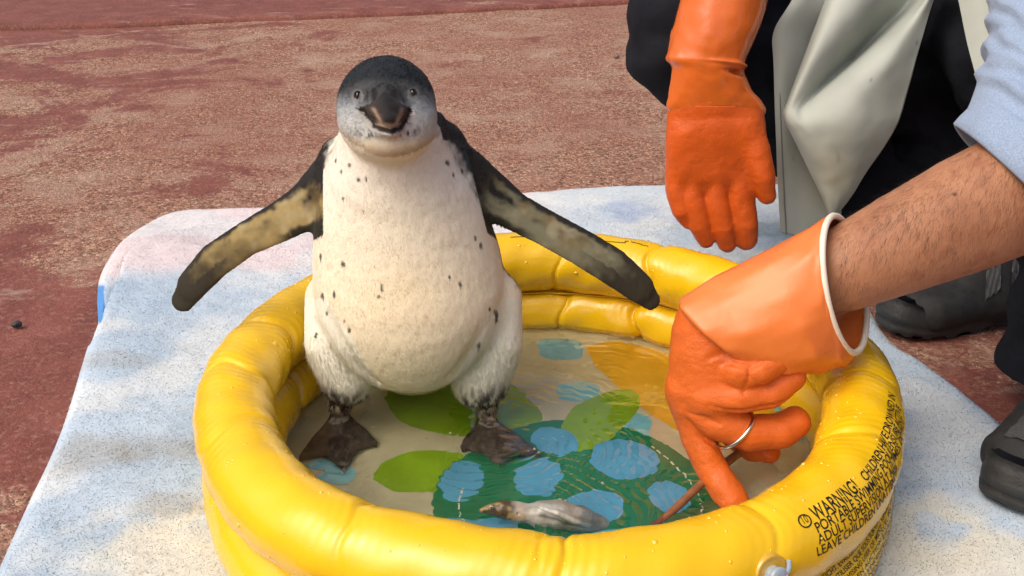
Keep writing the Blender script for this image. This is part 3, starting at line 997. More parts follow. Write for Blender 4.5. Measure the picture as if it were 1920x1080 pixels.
sl, X, Y, Z = pen_f.sub((-0.25, -0.06, zs[0] - 0.012), (0.06, 0.165, zs[-1] + 0.008))
zz = Z.ravel()
cx, rx, cy, ry = [np.interp(zz, zt, q)[None, None, :] for q in ar]
belly = 0.012 * np.exp(-((Z - at(760, 600, 0)[2]) / 0.06) ** 2)
d = (np.sqrt(((X - cx) / rx) ** 2 + ((Y - cy + belly * (Y < cy)) / ry) ** 2) - 1) * np.minimum(rx, ry)
d = np.maximum(d, np.maximum(zs[0] - Z, Z - zs[-1]))
pen_f.put(sl, d, 0.012)
# rump and tail behind
pen_f.ell(at(775, 640, 0.115), (0.062, 0.05, 0.06), 0.03)
pen_f.cone(at(780, 690, 0.13), at(785, 735, 0.15), 0.022, 0.006, 0.015, flat=(0, .6, .8), sc=1.8)
# head and neck
HC = at(725, 201, 0.012)
pen_f.cone(at(735, 300, 0.05), HC + [0, 0.012, -0.012], 0.054, 0.036, 0.018)
pen_f.ell(HC, (0.0428, 0.050, 0.0435), 0.010)
pen_f.ell(at(731, 248, -0.005), (0.035, 0.034, 0.023), 0.014)
for px, py in ((682, 224), (776, 220)):
    pen_f.ell(at(px, py, -0.012), (0.017, 0.018, 0.018), 0.012)
# beak: broad wedge at the gape, narrowing to a hooked tip
pen_f.chain([at(723, 196, -0.026), at(727, 210, -0.046), at(731, 226, -0.062)], [0.0205, 0.0132, 0.0056], 0.005, flat=(0.05, 0.35, 1), sc=1.75)
pen_f.chain([at(721, 178, -0.036), at(725, 197, -0.053), at(730, 222, -0.068)], [0.0080, 0.0066, 0.0040], 0.012)
pen_f.cone(at(730, 222, -0.068), at(732, 236, -0.0675), 0.0036, 0.0018, 0.003)
pen_f.chain([at(728, 238, -0.030), at(733, 248, -0.048)], [0.0150, 0.0060], 0.008, flat=(0, 0.3, 1), sc=1.6)
GAPE = [(675, 206), (683, 209), (691, 221), (702, 235), (717, 243), (734, 246), (749, 242), (759, 230), (766, 216), (770, 205)]
def first_hit(px, py, y0=-0.09, y1=0.06):
    for Yt in np.arange(y0, y1, 0.0004):
        q = at(px, py, Yt)
        i = np.round((q - pen_f.lo) / pen_f.h).astype(int)
        if pen_f.F[tuple(i)] < 0: return q
    return at(px, py, 0)
gp = [first_hit(px, py) for px, py in GAPE]
pen_f.chain(gp, [0.0014] + [0.0022] * (len(gp) - 2) + [0.0014], 0.0012, cut=True)
# eye sockets
EYES = [(670.5, 181.5), (773.5, 177.0)]
EYE_P = []
for px, py in EYES:
    EYE_P.append(first_hit(px, py))
# shoulders + flippers
FLN = np.array([0.0, -0.86, 0.5])
def flipper(pts, Ys, sgn):
    P = [at(px, py, y) for (px, py, w), y in zip(pts, Ys)]
    pen_f.chain(P, [w / 1985.0 for (_, _, w) in pts], 0.009, flat=FLN + np.array([0.15 * sgn, 0, 0]), sc=3.6)
    return np.array(P)
FL = [(622, 352, 50), (592, 377, 49), (530, 413, 41), (463, 447, 35), (402, 489, 36), (362, 533, 33), (344, 562, 25)]
FRp = [(878, 340, 52), (915, 362, 47), (965, 397, 38), (1020, 425, 35.5), (1085, 461, 36), (1148, 499, 37), (1198, 539, 31), (1219, 562, 21)]
PL = flipper(FL, (0.072, 0.068, 0.062, 0.056, 0.050, 0.046, 0.044), -1)
PRf = flipper(FRp, (0.074, 0.070, 0.064, 0.058, 0.050, 0.044, 0.040, 0.038), 1)
pen_f.cone(at(640, 300, 0.08), at(600, 345, 0.075), 0.022, 0.014, 0.018)
pen_f.cone(at(834, 265, 0.085), at(888, 338, 0.08), 0.016, 0.015, 0.016)
pen_f.cone(at(796, 205, 0.055), at(830, 270, 0.085), 0.007, 0.016, 0.014)
# thighs
pen_f.chain([at(617, 560, 0.062), at(622, 640, 0.052), at(654, 706, 0.047)], [0.024, 0.0270, 0.0280], 0.010)
pen_f.chain([at(930, 560, 0.062), at(928, 640, 0.052), at(898, 712, 0.047)], [0.026, 0.0280, 0.0280], 0.010)
pen_f.cone(at(612, 670, 0.05), at(630, 715, 0.05), 0.012, 0.010, 0.014)
pen_f.cone(at(942, 670, 0.05), at(926, 722, 0.05), 0.012, 0.010, 0.014)
# shanks and webbed feet
FZ = 0.0145
def foot(heel, tips, ank, hind):
    A = at(*ank, 0.052)
    Hh = at_z(*heel, 0.030)
    pen_f.cone(at(ank[0], ank[1] - 45, 0.050), A, 0.014, 0.0098, 0.008)
    pen_f.chain([A, Hh], [0.0098, 0.0095], 0.006)
    T = [at_under(px, py, FZ) for px, py in tips]
    Hf = Hh + np.array([0, -0.004, -0.006])
    for q in T:
        m_ = Hf * 0.45 + q * 0.55 + [0, 0, 0.0035]
        e_ = Hf * 0.12 + q * 0.88 + [0, 0, 0.001]
        pen_f.chain([Hf, m_, e_], [0.0085, 0.0062, 0.0046], 0.004)
        pen_f.cone(e_, q - [0, 0, 0.002], 0.0034, 0.0010, 0.002)
    for q0, q1 in zip(T[:-1], T[1:]):
        for s in np.linspace(0.08, 0.92, 11):
            q = q0 * (1 - s) + q1 * s
            k = 0.93 - 0.17 * math.sin(math.pi * s)
            pen_f.cone(Hf, Hf * (1 - k) + q * k, 0.0072, 0.0034, 0.004)
    return Hf, T
foot((638, 776), [(559, 866), (646, 886), (707, 838)], (638, 758), (684, 776))
foot((912, 784), [(866, 846), (938, 874), (1012, 856)], (912, 766), (884, 786))
# crease between belly and thigh
pen_f.chain([at(612, 600, -0.005), at(660, 672, -0.006), at(712, 704, 0.004)], [0.003, 0.004, 0.004], 0.012, cut=True)
pen_f.chain([at(932, 598, -0.004), at(890, 660, -0.006), at(845, 702, 0.004)], [0.003, 0.004, 0.004], 0.012, cut=True)
BV_, BQ = pen_f.mesh(2)
BN = vnormals(BV_, BQ)
# drop stray specks: keep only the biggest connected region through vertex labels
lab = np.arange(len(BV_))
for _ in range(400):
    m_ = np.minimum.reduce([lab[BQ[:, k]] for k in range(4)])
    new = lab.copy()
    for k in range(4): np.minimum.at(new, BQ[:, k], m_)
    new = new[new]
    if (new == lab).all(): break
    lab = new
# plumage relief
BV_ = BV_ + BN * ((fbm(BV_, 60, 3, 3) - 0.5) * 0.0011 * np.where((np.abs(BV_[:, 0] + 0.1) > 0.1) & (BV_[:, 2] > 0.12), 0.3, 1) + (vnoise(BV_ * [1, 1, 0.45], 300, 5) - 0.5) * 0.0004)[:, None]

def seg_dist(qx, qy, pts):
    d = np.full(len(qx), 1e9)
    for (x0, y0), (x1, y1) in zip(pts[:-1], pts[1:]):
        L = (x1 - x0) ** 2 + (y1 - y0) ** 2
        t = np.clip(((qx - x0) * (x1 - x0) + (qy - y0) * (y1 - y0)) / L, 0, 1)
        d = np.minimum(d, np.hypot(qx - x0 - t * (x1 - x0), qy - y0 - t * (y1 - y0)))
    return d
SPECKS = [(607, 313, 4, 9), (630, 300, 3, 7), (640, 322, 4, 6), (655, 310, 5, 7), (672, 338, 4, 6), (686, 336, 3, 7), (681, 396, 3, 4), (643, 372, 3, 5),
          (601, 480, 5, 9), (643, 496, 6, 8), (716, 541, 5, 14), (711, 556, 4, 6), (604, 556, 5, 10), (626, 552, 4, 9), (613, 588, 3, 6), (892, 446, 4, 8), (902, 462, 4, 9), (862, 532, 5, 10), (918, 580, 4, 5), (930, 588, 6, 9), (931, 600, 6, 8),
          (897, 648, 5, 9), (592, 628, 5, 8), (655, 620, 5, 7), (646, 602, 3, 5), (838, 306, 5, 8), (850, 328, 4, 6), (866, 322, 4, 7), (842, 520, 3, 4)]
def penguin_colour(P, N):
    px, py = to_px(P)
    n = len(P)
    f1, f2, f3 = fbm(P, 45, 3, 1), fbm(P, 140, 2, 2), vnoise(P, 420, 3)
    white = srgb(230, 223, 203)
    c = np.tile(white, (n, 1))
    # warm stained belly, paler breast
    c = mix(c, srgb(230, 210, 168), 0.55 * sstep(360, 560, py) * np.exp(-(((px - 750) / 165) ** 2 + ((py - 560) / 150) ** 2)) * (0.75 + 0.5 * f1))
    c = mix(c, srgb(222, 214, 176), 0.6 * sstep(610, 700, py) * (np.abs(px - 780) < 150))
    c = mix(c, srgb(232, 230, 220), 0.6 * sstep(430, 320, py))
    # thighs whiter
    th = ((px < 600 + (py - 540) * 0.62) | (px > 955 - (py - 540) * 0.62)) & (py > 560) & (py < 760)
    c = mix(c, srgb(234, 234, 220), 0.85 * th)
    dark, slate = srgb(34, 32, 31), srgb(50, 54, 58)
    # dark mantle: everything behind the flank line
    bt = P[:, 1] - (0.088 - 0.30 * np.clip(P[:, 0] + 0.095, -0.05, 0.2) * (P[:, 0] > -0.095) + (P[:, 0] < -0.095) * 0.012)
    mant = sstep(0.0, 0.012, bt + (f2 - 0.5) * 0.02) * (P[:, 2] < 0.34) * (P[:, 2] > 0.05)
    c = mix(c, dark, mant)
    # right shoulder blends to slate with pale flecks
    sh = sstep(0.0, 26, (px - 838) * 0.87 - (py - 290) * 0.50 + 22 * (f2 - 0.5)) * (py < 430) * (py > 170) * (px > 815) 
    c = mix(c, slate, sh)
    shl = sstep(0, 14, (605 - px) * 0.8 + (330 - py) * 0.35 + 18 * (f2 - 0.5)) * (py < 420) * (px < 640) * (P[:, 1] > 0.045)
    c = mix(c, dark, shl)
    # flippers
    for pts, right in ((FL, 0), (FRp, 1)):
        best = np.full(n, 1e9); s_ = np.zeros(n); off = np.zeros(n); w_ = np.ones(n)
        cum = np.r_[0, np.cumsum([math.hypot(b[0] - a[0], b[1] - a[1]) for a, b in zip(pts[:-1], pts[1:])])]
        for k, (a, b) in enumerate(zip(pts[:-1], pts[1:])):
            dx, dy = b[0] - a[0], b[1] - a[1]
            L = math.hypot(dx, dy)
            t = ((px - a[0]) * dx + (py - a[1]) * dy) / L ** 2
            tc_ = np.clip(t, 0, 1.0)
            dd_ = np.hypot(px - a[0] - tc_ * dx, py - a[1] - tc_ * dy)
            m = dd_ < best
            best[m] = dd_[m]
            s_[m] = ((cum[k] + np.where(t > 1, 1.15, tc_) * L) / cum[-1])[m]
            cr_ = ((px - a[0]) * dy - (py - a[1]) * dx) / L      # >0 above for rightward travel
            off[m] = (cr_ if right else -cr_)[m]
            w_[m] = (a[2] + (b[2] - a[2]) * tc_)[m]
        lim = 606 if not right else 905
        on = ((px < lim) if not right else (px > lim - 18 + (py - 330) * 0.25)) & (best < 62) & (py < 620) & (P[:, 2] > 0.1)
        v = off / w_ + (f2 - 0.5) * 0.4           # +1 leading (upper) edge, -1 trailing edge
        yel = srgb(146, 128, 84) if not right else srgb(114, 112, 90)
        fc = mix(np.tile(yel, (n, 1)), srgb(104, 88, 54), sstep(0.42, 0.66, f1) * 0.75)
        fc = mix(fc, srgb(170, 164, 136), sstep(0.5, 0.8, fbm(P, 70, 3, 33)) * 0.35)
        fc = mix(fc, dark, sstep(0.55, 0.8, v))                                     # leading edge
        band = np.exp(-((v - 0.3) / 0.22) ** 2) * sstep(0.38, 0.72, fbm(P, 55, 3, 12)) * (s_ < 0.65)
        fc = mix(fc, dark, np.clip(band * 1.3, 0, 1))
        fc = mix(fc, srgb(40, 38, 28), sstep(-0.5, -0.75, v) * (1 - sstep(0.30, 0.42, s_)))  # trailing edge near the body
        fc = mix(fc, srgb(48, 44, 34), sstep(0.60, 0.93, s_ + (f2 - 0.5) * 0.2 + 0.10 * (v < -0.1)))
        fc = mix(fc, dark, (1 - sstep(0.02, 0.17, s_ + (f2 - 0.5) * 0.12)) * (1 if right else sstep(-0.2, 0.2, v)))
        front = N[:, 1] < 0.25
        fc[~front] = dark
        c[on] = fc[on]
    # thigh bottoms: wet dark feather clumps
    wet = sstep(712, 768, py + 40 * (f2 - 0.5) + 0.22 * np.where(px < 760, (660 - px), (px - 890))) * (py > 660)
    c = mix(c, srgb(72, 62, 55), wet * sstep(0.38, 0.56, vnoise(P * [1, 1, 0.4], 330, 9) + 0.35 * (wet - 0.5)))
    # specks
    for (sx, sy, rx, ry) in SPECKS:
        m = np.hypot((px - sx) / rx * 1.1, (py - sy) / ry * 1.1) + (f3 - 0.5) * 0.9
        c = mix(c, srgb(56, 50, 44), 0.9 * (1 - sstep(0.5, 0.95, m)) * (N[:, 1] < 0.4))
    # feet
    ft = (P[:, 2] < 0.046) & (py > 754) & (np.minimum(np.hypot(P[:, 0] - at(638, 770, .05)[0], P[:, 1] - 0.05), np.hypot(P[:, 0] - at(912, 776, .05)[0], P[:, 1] - 0.05)) < np.where(P[:, 2] < 0.033, 9, 0.0125))
    fcol = mix(np.tile(srgb(86, 74, 64), (n, 1)), srgb(56, 48, 42), sstep(0.4, 0.65, fbm(P, 90, 3, 7)))
    fcol = mix(fcol, srgb(112, 96, 80), 0.6 * sstep(0.6, 0.75, fbm(P, 160, 2, 8)))
    c[ft] = fcol[ft]
    ank = (P[:, 2] >= 0.031) & ft
    acol = mix(np.tile(srgb(166, 156, 140), (n, 1)), srgb(90, 80, 70), sstep(0.45, 0.6, vnoise(P, 300, 4)))
    c[ank] = acol[ank]
    # head
    hd = (P[:, 2] > at(730, 292, 0.0)[2] - 0.004) & (py < 294 - 46 * ((px - 733) / 95) ** 2 + 5 * (f2 - 0.5)) & (P[:, 1] < 0.075) & (px < 832 - np.clip(py - 255, 0, 60) * 0.3)
    hd &= ~((px > 800) & (P[:, 1] > 0.034))
    nape = (px > 800) & (P[:, 1] > 0.034) & (py < 262)
    c[nape] = srgb(40, 42, 45)
    hc = np.tile(srgb(196, 200, 198), (n, 1))
    jig = 16 * (f2 - 0.5) + 8 * (f3 - 0.5)
    hc = mix(hc, srgb(132, 140, 146), sstep(246, 176, py + jig))
    eyeband = sstep(176, 150, py + jig * 0.6 - 0.00 * px)
    edge_drop = np.where(px < 725, np.clip((668 - px) * 0.45, 0, 16), np.clip((px - 780) * 0.4, 0, 14))
    hc = mix(hc, srgb(70, 72, 74), sstep(216, 174, py + jig + 0.10 * np.abs(px - 722)))
    cap = sstep(166, 150, py - edge_drop + jig * 0.5 + 6 * np.exp(-((px - 690) / 18) ** 2) + 6 * np.exp(-((px - 758) / 18) ** 2))
    hc = mix(hc, srgb(34, 39, 44), cap)
    lore = np.exp(-(((px - 722) / 38) ** 2 + ((py - 178) / 28) ** 2) ** 1.5)
    hc = mix(hc, srgb(52, 52, 52), np.clip(lore * 1.25, 0, 1))
    hc = mix(hc, srgb(26, 26, 27), np.clip(lore * 1.3, 0, 1) * sstep(0.45, 0.65, vnoise(np.stack([px, py * 0.3, 0 * px], 1), 0.22, 66)) * (py > 160))
    # grey lower cheek smudges and dark chin bristles
    hc = mix(hc, srgb(70, 72, 70), 1.0 * np.exp(-(((px - 692) / 26) ** 2 + ((py - 252) / 13) ** 2)) * sstep(0.35, 0.6, f3))
    hc = mix(hc, srgb(60, 50, 46), 1.0 * np.exp(-(((px - 764) / 28) ** 2 + ((py - 250 + (px - 764) * 0.35) / 10) ** 2)) * sstep(0.4, 0.62, vnoise(P * [1.6, 1, 0.5], 330, 19)))
    hc = mix(hc, srgb(226, 216, 190), 0.8 * sstep(252, 272, py))
    hc = mix(hc, srgb(176, 152, 112), 0.5 * sstep(272, 291, py + 6 * (f3 - 0.5) + 40 * ((px - 733) / 95) ** 2))  # thin brownish shading painted along the bottom of the chin
    # pale feathered eye rings
    for ex, ey in EYES:
        r_ = np.hypot(px - ex, (py - ey) * 0.85)
        hc = mix(hc, srgb(132, 132, 130), 0.6 * np.exp(-((r_ - 8.5) / 3.0) ** 2))
    # gape and beak
    gx = np.array([g_[0] for g_ in GAPE]); gy = np.array([g_[1] for g_ in GAPE])
    lowy = np.interp(px, gx, gy, left=0, right=0)
    bk = (py < lowy + 1) & (py > 186 - 14 * np.exp(-((px - 722) / 20) ** 2) + np.abs(px - 723) * 0.33) & (P[:, 1] < -0.005)
    streak = vnoise(np.stack([px - 0.45 * (py - 200) * np.sign(727 - px), py * 0.35, 0 * px], 1), 0.16, 55)
    tl = np.exp(-((np.abs(px - 727 - (py - 205) * 0.1) - (27 - (py - 203) * 0.42)) / 4.5) ** 2) * (0.45 + 0.8 * streak)
    bcol = mix(np.tile(srgb(52, 47, 45), (n, 1)), srgb(176, 150, 128), np.clip(tl, 0, 1) * sstep(198, 208, py))
    bcol = mix(bcol, srgb(30, 29, 30), np.exp(-((px - 726 - (py - 200) * 0.12) / (17 - np.clip((py - 185) * 0.16, 0, 8))) ** 2))
    bcol = mix(bcol, srgb(178, 156, 138), sstep(228, 236, py) * 0.7)
    hc[bk] = bcol[bk]
    gd = seg_dist(px, py, GAPE)
    hc = mix(hc, srgb(182, 160, 154), 0.55 * np.exp(-((seg_dist(px, py - 9, GAPE[5:])) / 6) ** 2))
    hc = mix(hc, srgb(150, 140, 130), 0.55 * np.exp(-((seg_dist(px, py - 9, GAPE[:5])) / 6) ** 2))
    hc = mix(hc, srgb(30, 21, 18), 0.96 * (1 - sstep(1.8, 4.2, gd + (f3 - 0.5) * 2.5 - 2.0 * sstep(232, 240, py))))
    bkhead = sstep(-0.1, 0.25, N[:, 1] + (f2 - 0.5) * 0.3 - 0.55 * sstep(200, 250, py)) * (P[:, 1] > 0.02)
    hc = mix(hc, srgb(36, 39, 43), bkhead * 0.95)
    c[hd] = hc[hd]
    return np.clip(c * (0.95 + 0.1 * f3)[:, None], 0.004, 0.9)
pc_ = penguin_colour(BV_, BN)
pen = empty('penguin', (-0.1, 0.05, FLOOR_Z))
tag(pen, 'young grey and white penguin standing in the pool with flippers spread', 'penguin')
M_plume = soft_fibre(mat('feather_tips', attr=True, rough=0.8, spec=0.15), 0.45)
M_plum = mat('plumage', attr=True, rough=0.75, spec=0.22, sheen=0.04, bump=(700, 0.35, 0.001))
mesh_obj('body', BV_, BQ, M_plum, pen, cols=pc_)
# short overlapping feathers
isfoot = (BV_[:, 2] < 0.038) & (to_px(BV_)[1] > 748)
px_, py_ = to_px(BV_)
isflip = ((px_ < 590) | (px_ > 950)) & (py_ < 600) & (BV_[:, 2] > 0.12)
ishead = (py_ < 292) & (BV_[:, 2] > 0.3)
isthigh = (py_ > 600) & ~isfoot & ((px_ < 600 + (py_ - 540) * 0.62) | (px_ > 955 - (py_ - 540) * 0.62)) & (py_ + 110 * (rng.random(len(py_)) - 0.5) > 680)
beakv = (BV_[:, 1] < -0.037) & ishead
w = np.where(isfoot | beakv, 0.0, 1.0) * np.where(isflip, 0.5, 1.0) * np.where(isthigh, 1.3, 1.0) * np.where(ishead, 1.2, 1) * np.where(BN[:, 1] > 0.5, 0.3, 1)
FP, own = scatter(BV_, BQ, 200000, w)
n_ = BN[own]
down = np.array([0, 0, -1.0]) + np.stack([(vnoise(FP, 40, 71) - 0.5) * 0.9, (vnoise(FP, 40, 72) - 0.5) * 0.9, 0 * FP[:, 0]], 1)
hrad = FP - (HC + [0, -0.06, 0]); hrad /= np.linalg.norm(hrad, axis=1)[:, None]
down = np.where(ishead[own][:, None], hrad * 1.0 + np.array([0, 0, -0.35]), down)
fdl = np.array([-0.72, 0, -0.7]); fdr = np.array([0.8, 0, -0.6])
down = np.where((isflip[own] & (FP[:, 0] < -0.1))[:, None], fdl, down)
down = np.where((isflip[own] & (FP[:, 0] > -0.1))[:, None], fdr, down)
tg = down - n_ * (down * n_).sum(1)[:, None]
tg /= np.linalg.norm(tg, axis=1)[:, None] + 1e-9
lift = np.where(isthigh[own], 0.26, np.where(isflip[own], 0.03, 0.16))[:, None]
D_ = tg + n_ * lift + rng.normal(size=FP.shape) * np.where(isthigh[own], 0.22, np.where(isflip[own], 0.05, 0.09))[:, None]
D_ /= np.linalg.norm(D_, axis=1)[:, None]
Ln = rng.uniform(0.6, 1.25, len(FP)) * np.where(isthigh[own], 0.0056, np.where(ishead[own], 0.0036, np.where(isflip[own], 0.0016, 0.0032)))
FVt, FFt, k = blades(FP - n_ * 0.0004, D_, n_, Ln, rng.uniform(0.00022, 0.00042, len(FP)), up=n_)
fcol = penguin_colour(FP, n_) * np.where(ishead[own], rng.uniform(0.78, 1.18, len(FP)), rng.uniform(0.94, 1.05, len(FP)))[:, None]
nn = np.repeat(n_ + 0.09 * rng.normal(size=n_.shape), k, 0)
o = mesh_obj('feathers', FVt, FFt, M_plume, pen, cols=np.repeat(fcol, k, 0), normals=nn / np.linalg.norm(nn, axis=1)[:, None])
o['kind'] = 'stuff'
# eyes
M_eye = mat('dark_eye', (0.006, 0.005, 0.005), 0.05, coat=1.0, coat_rough=0.02)
M_lid = mat('eye_rim', srgb(48, 46, 44), 0.6)
def uv_ball(c0, r3, seg=20, rings=12):
    a = np.linspace(0, 2 * np.pi, seg, endpoint=False)
    b = np.linspace(0.02, math.pi - 0.02, rings)
    V = np.array([[c0 + np.array(r3) * [math.sin(q) * math.cos(t), math.sin(q) * math.sin(t), math.cos(q)] for t in a] for q in b]).reshape(-1, 3)
    return V, grid_faces(rings, seg, False, True)[:, ::-1]
for k, q in enumerate(EYE_P):
    s = -1 if k == 0 else 1
    V, F = uv_ball(q + [0, 0.0022, 0], (0.0022, 0.0034, 0.0042))
    e = mesh_obj('eye', V, F, M_eye, pen)
    a = np.linspace(0, 2 * np.pi, 24, endpoint=False)
    ringp = np.stack([q[0] + 0.0028 * np.cos(a), q[1] + 0.0006 + 0.0022 * np.abs(np.cos(a)) * 0.6, q[2] + 0.0046 * np.sin(a)], 1)
    TT = np.roll(ringp, -1, 0) - np.roll(ringp, 1, 0)
    TT /= np.linalg.norm(TT, axis=1)[:, None]
    A_ = np.cross(TT, [0, 1, 0]); B_ = np.cross(TT, A_)
    t8 = np.linspace(0, 2 * np.pi, 8, endpoint=False)
    RV = ringp[:, None] + 0.0007 * (A_[:, None] * np.cos(t8)[None, :, None] + B_[:, None] * np.sin(t8)[None, :, None])
    mesh_obj('eyelid', RV.reshape(-1, 3), grid_faces(24, 8, True, True), M_lid, e)
# ------------------------------------------------------------------ crouching person (parts in view)
person = empty('person', at_z(1790, 600, 0.0))
tag(person, 'person crouching beside the pool in a grey rubber apron and long orange gloves', 'person')
M_skin = mat('skin', attr=True, rough=0.5, spec=0.4, sss=0.15, bump=(260, 0.25, 0.0012), bump2=(60, 0.15, 0.003))
M_gl = mat('rough_orange_rubber', (0.62, 0.125, 0.018), 0.58, rough_noise=(30, 0.3, 0.62), spec=0.4, noise=(40, 0.10, 6), bump=(620, 0.45, 0.0012), bump2=(45, 0.25, 0.004))
M_gl2 = mat('deep_orange_rubber', (0.58, 0.095, 0.011), 0.5, rough_noise=(26, 0.32, 0.62), spec=0.4, noise=(40, 0.10, 6), bump=(620, 0.45, 0.0012), bump2=(45, 0.25, 0.004))
M_cuff = mat('smooth_orange_rubber', (0.72, 0.19, 0.042), 0.36, spec=0.5, noise=(16, 0.07), bump=(55, 0.22, 0.004), coat=0.06, coat_rough=0.2)
M_cuff2 = mat('smooth_deep_orange_rubber', (0.64, 0.135, 0.02), 0.22, spec=0.5, noise=(16, 0.07), bump=(55, 0.22, 0.004), coat=0.3, coat_rough=0.12)
M_rim = mat('cream_rolled_edge', (0.78, 0.70, 0.58), 0.5)
M_rim2 = mat('orange_rolled_edge', (0.62, 0.30, 0.14), 0.4)
M_navy = mat('navy_twill', (0.0085, 0.0095, 0.014), 0.9, spec=0.2, noise=(50, 0.25), bump=(800, 0.4, 0.001), bump2=(25, 0.4, 0.01))
M_sleeve = mat('heather_blue_jersey', (0.26, 0.34, 0.47), 0.95, spec=0.15, noise=(700, 0.22, 3), bump=(1100, 0.35, 0.0008), bump2=(30, 0.2, 0.006), sheen=0.15)
M_apron = mat('grey_rubber_apron', attr=True, rough=0.58, spec=0.3, noise=(14, 0.12, 6), bump=(420, 0.12, 0.001), bump2=(20, 0.2, 0.004))

# --- forearm
ELB, WR = at(2040, 300, 0.03), at(1585, 504, -0.03)
fa = Field((0.17, -0.13, 0.14), (0.98, 1.06, 1.04), 0.0038)
def mixp(t): return ELB * (1 - t) + WR * t
fa.chain([ELB, mixp(0.25), mixp(0.5), mixp(0.75), WR, at(1500, 555, -0.03)],
         [0.056, 0.0575, 0.054, 0.047, 0.039, 0.026], 0.02, flat=(0, 1, 0.2), sc=1.08)
fa.chain([at(1965, 320, 0.03), at(1990, -60, 0.16), (0.62, 0.30, 0.60), (0.72, 0.50, 0.88)], [0.05, 0.050, 0.052, 0.060], 0.03)
fa.chain([(0.72, 0.50, 0.88), (0.60, 0.62, 0.93), (0.48, 0.68, 0.90)], [0.062, 0.075, 0.062], 0.04)
fa.chain([(0.60, 0.62, 0.86), (0.66, 0.76, 0.68), (0.71, 0.88, 0.50)], [0.12, 0.115, 0.12], 0.05)
fa.chain([(0.48, 0.68, 0.90), (0.34, 0.53, 0.67), (0.255, 0.385, 0.45), (0.238, 0.352, 0.36)], [0.056, 0.046, 0.036, 0.027], 0.02)
AV, AQ = fa.mesh(2)
AN = vnormals(AV, AQ)
apx, apy = to_px(AV)
sc_ = np.tile(srgb(172, 122, 90), (len(AV), 1))
sc_ = mix(sc_, srgb(146, 98, 72), sstep(0.4, 0.7, fbm(AV, 30, 3, 5)) * 0.55)
sc_ = mix(sc_, srgb(190, 138, 108), sstep(0.1, -0.6, AN[:, 2]) * 0.5)
sc_ = mix(sc_, srgb(150, 92, 70), sstep(0.62, 0.72, fbm(AV, 120, 2, 6)) * 0.4)
for mx_, my_ in ((1789, 363),):
    sc_ = mix(sc_, srgb(70, 40, 30), 1 - sstep(1.5, 4, np.hypot(apx - mx_, apy - my_)))
mesh_obj('body', AV, AQ, M_skin, person, cols=sc_)
# arm hair
ax_ = (WR - ELB) / np.linalg.norm(WR - ELB)
wgt = ((AV[:, 1] < 0.12) & (apx > 1570) & (apx < 1960) & (AN[:, 1] < 0.6)).astype(float) * np.clip(0.55 + 0.9 * AN[:, 2], 0.06, 1.3)
HP, own = scatter(AV, AQ, 6500, wgt * (0.3 + vnoise(AV, 30, 4)))
hn = AN[own]
fl = ax_ * 0.4 + np.array([0, -0.2, -1.0]) + 0.5 * np.stack([vnoise(HP, 25, k) - 0.5 for k in (1, 2, 3)], 1)
tg = fl - hn * (fl * hn).sum(1)[:, None]
tg /= np.linalg.norm(tg, axis=1)[:, None]
D_ = tg + hn * rng.uniform(0.1, 0.4, (len(HP), 1)) + rng.normal(size=HP.shape) * 0.22
D_ /= np.linalg.norm(D_, axis=1)[:, None]
V, F, k = blades(HP - hn * 0.0005, D_, hn, rng.uniform(0.006, 0.019, len(HP)), rng.uniform(0.00004, 0.00009, len(HP)), bend=-0.15 * hn + 0.15 * rng.normal(size=HP.shape))
o = mesh_obj('arm_hair', V, F, mat('brown_hair', (0.06, 0.032, 0.02), 0.5), person)
o['kind'] = 'stuff'

# --- sweatshirt sleeve, bunched above the elbow
sv = Field((0.22, -0.12, 0.22), (1.0, 1.12, 1.08), 0.0044)
sv.chain([at(1925, 355, 0.02), at(1962, 230, 0.05), at(1988, 100, 0.09), at(1995, -60, 0.16), (0.62, 0.30, 0.60), (0.72, 0.50, 0.88)], [0.079, 0.068, 0.062, 0.062, 0.066, 0.080], 0.012)
sv.chain([(0.72, 0.50, 0.88), (0.60, 0.62, 0.92), (0.48, 0.68, 0.90)], [0.080, 0.095, 0.078], 0.04)
sv.chain([(0.60, 0.62, 0.86), (0.66, 0.76, 0.68), (0.71, 0.88, 0.52)], [0.138, 0.135, 0.145], 0.05)
sv.chain([(0.48, 0.68, 0.90), (0.34, 0.53, 0.67), (0.305, 0.47, 0.58)], [0.074, 0.060, 0.052], 0.02)
SV_, SQ = sv.mesh(2)
q0 = at(1872, 293, 0.02); axs = at(1872 + 110, 293 - 95, 0.02) - q0; axs /= np.linalg.norm(axs)
# bunch folds run across the arm
sN = vnormals(SV_, SQ)
ac = (SV_ - q0) @ axs
wv = ac + 0.35 * SV_[:, 2] + 0.09 * (fbm(SV_, 11, 3, 3) - 0.5)
spx, spy = to_px(SV_)
amt = sstep(0.03, 0.05, ac) * np.exp(-(np.maximum(SV_[:, 1] - 0.1, 0) / 0.15) ** 2)
SV_ = SV_ + sN * (amt * (0.0075 * (np.abs(np.sin(wv * 105)) ** 0.7 - 0.5) + 0.004 * np.sin(wv * 230 + 5 * fbm(SV_, 20, 2, 9))) + (fbm(SV_, 30, 3, 4) - 0.5) * 0.004)[:, None]
ac = (SV_ - q0) @ axs
keepv = ac > -0.014
SV_ = SV_ + axs * np.where(keepv & (ac < 0.0), -ac, 0)[:, None]
keep = keepv[SQ].all(1)
SQk = SQ[keep]
used = np.unique(SQk); re_ = np.full(len(SV_), -1); re_[used] = np.arange(len(used))
slv = mesh_obj('sweatshirt', SV_[used], re_[SQk], M_sleeve, person)
md = slv.modifiers.new('thickness', 'SOLIDIFY'); md.thickness = 0.003; md.offset = -1
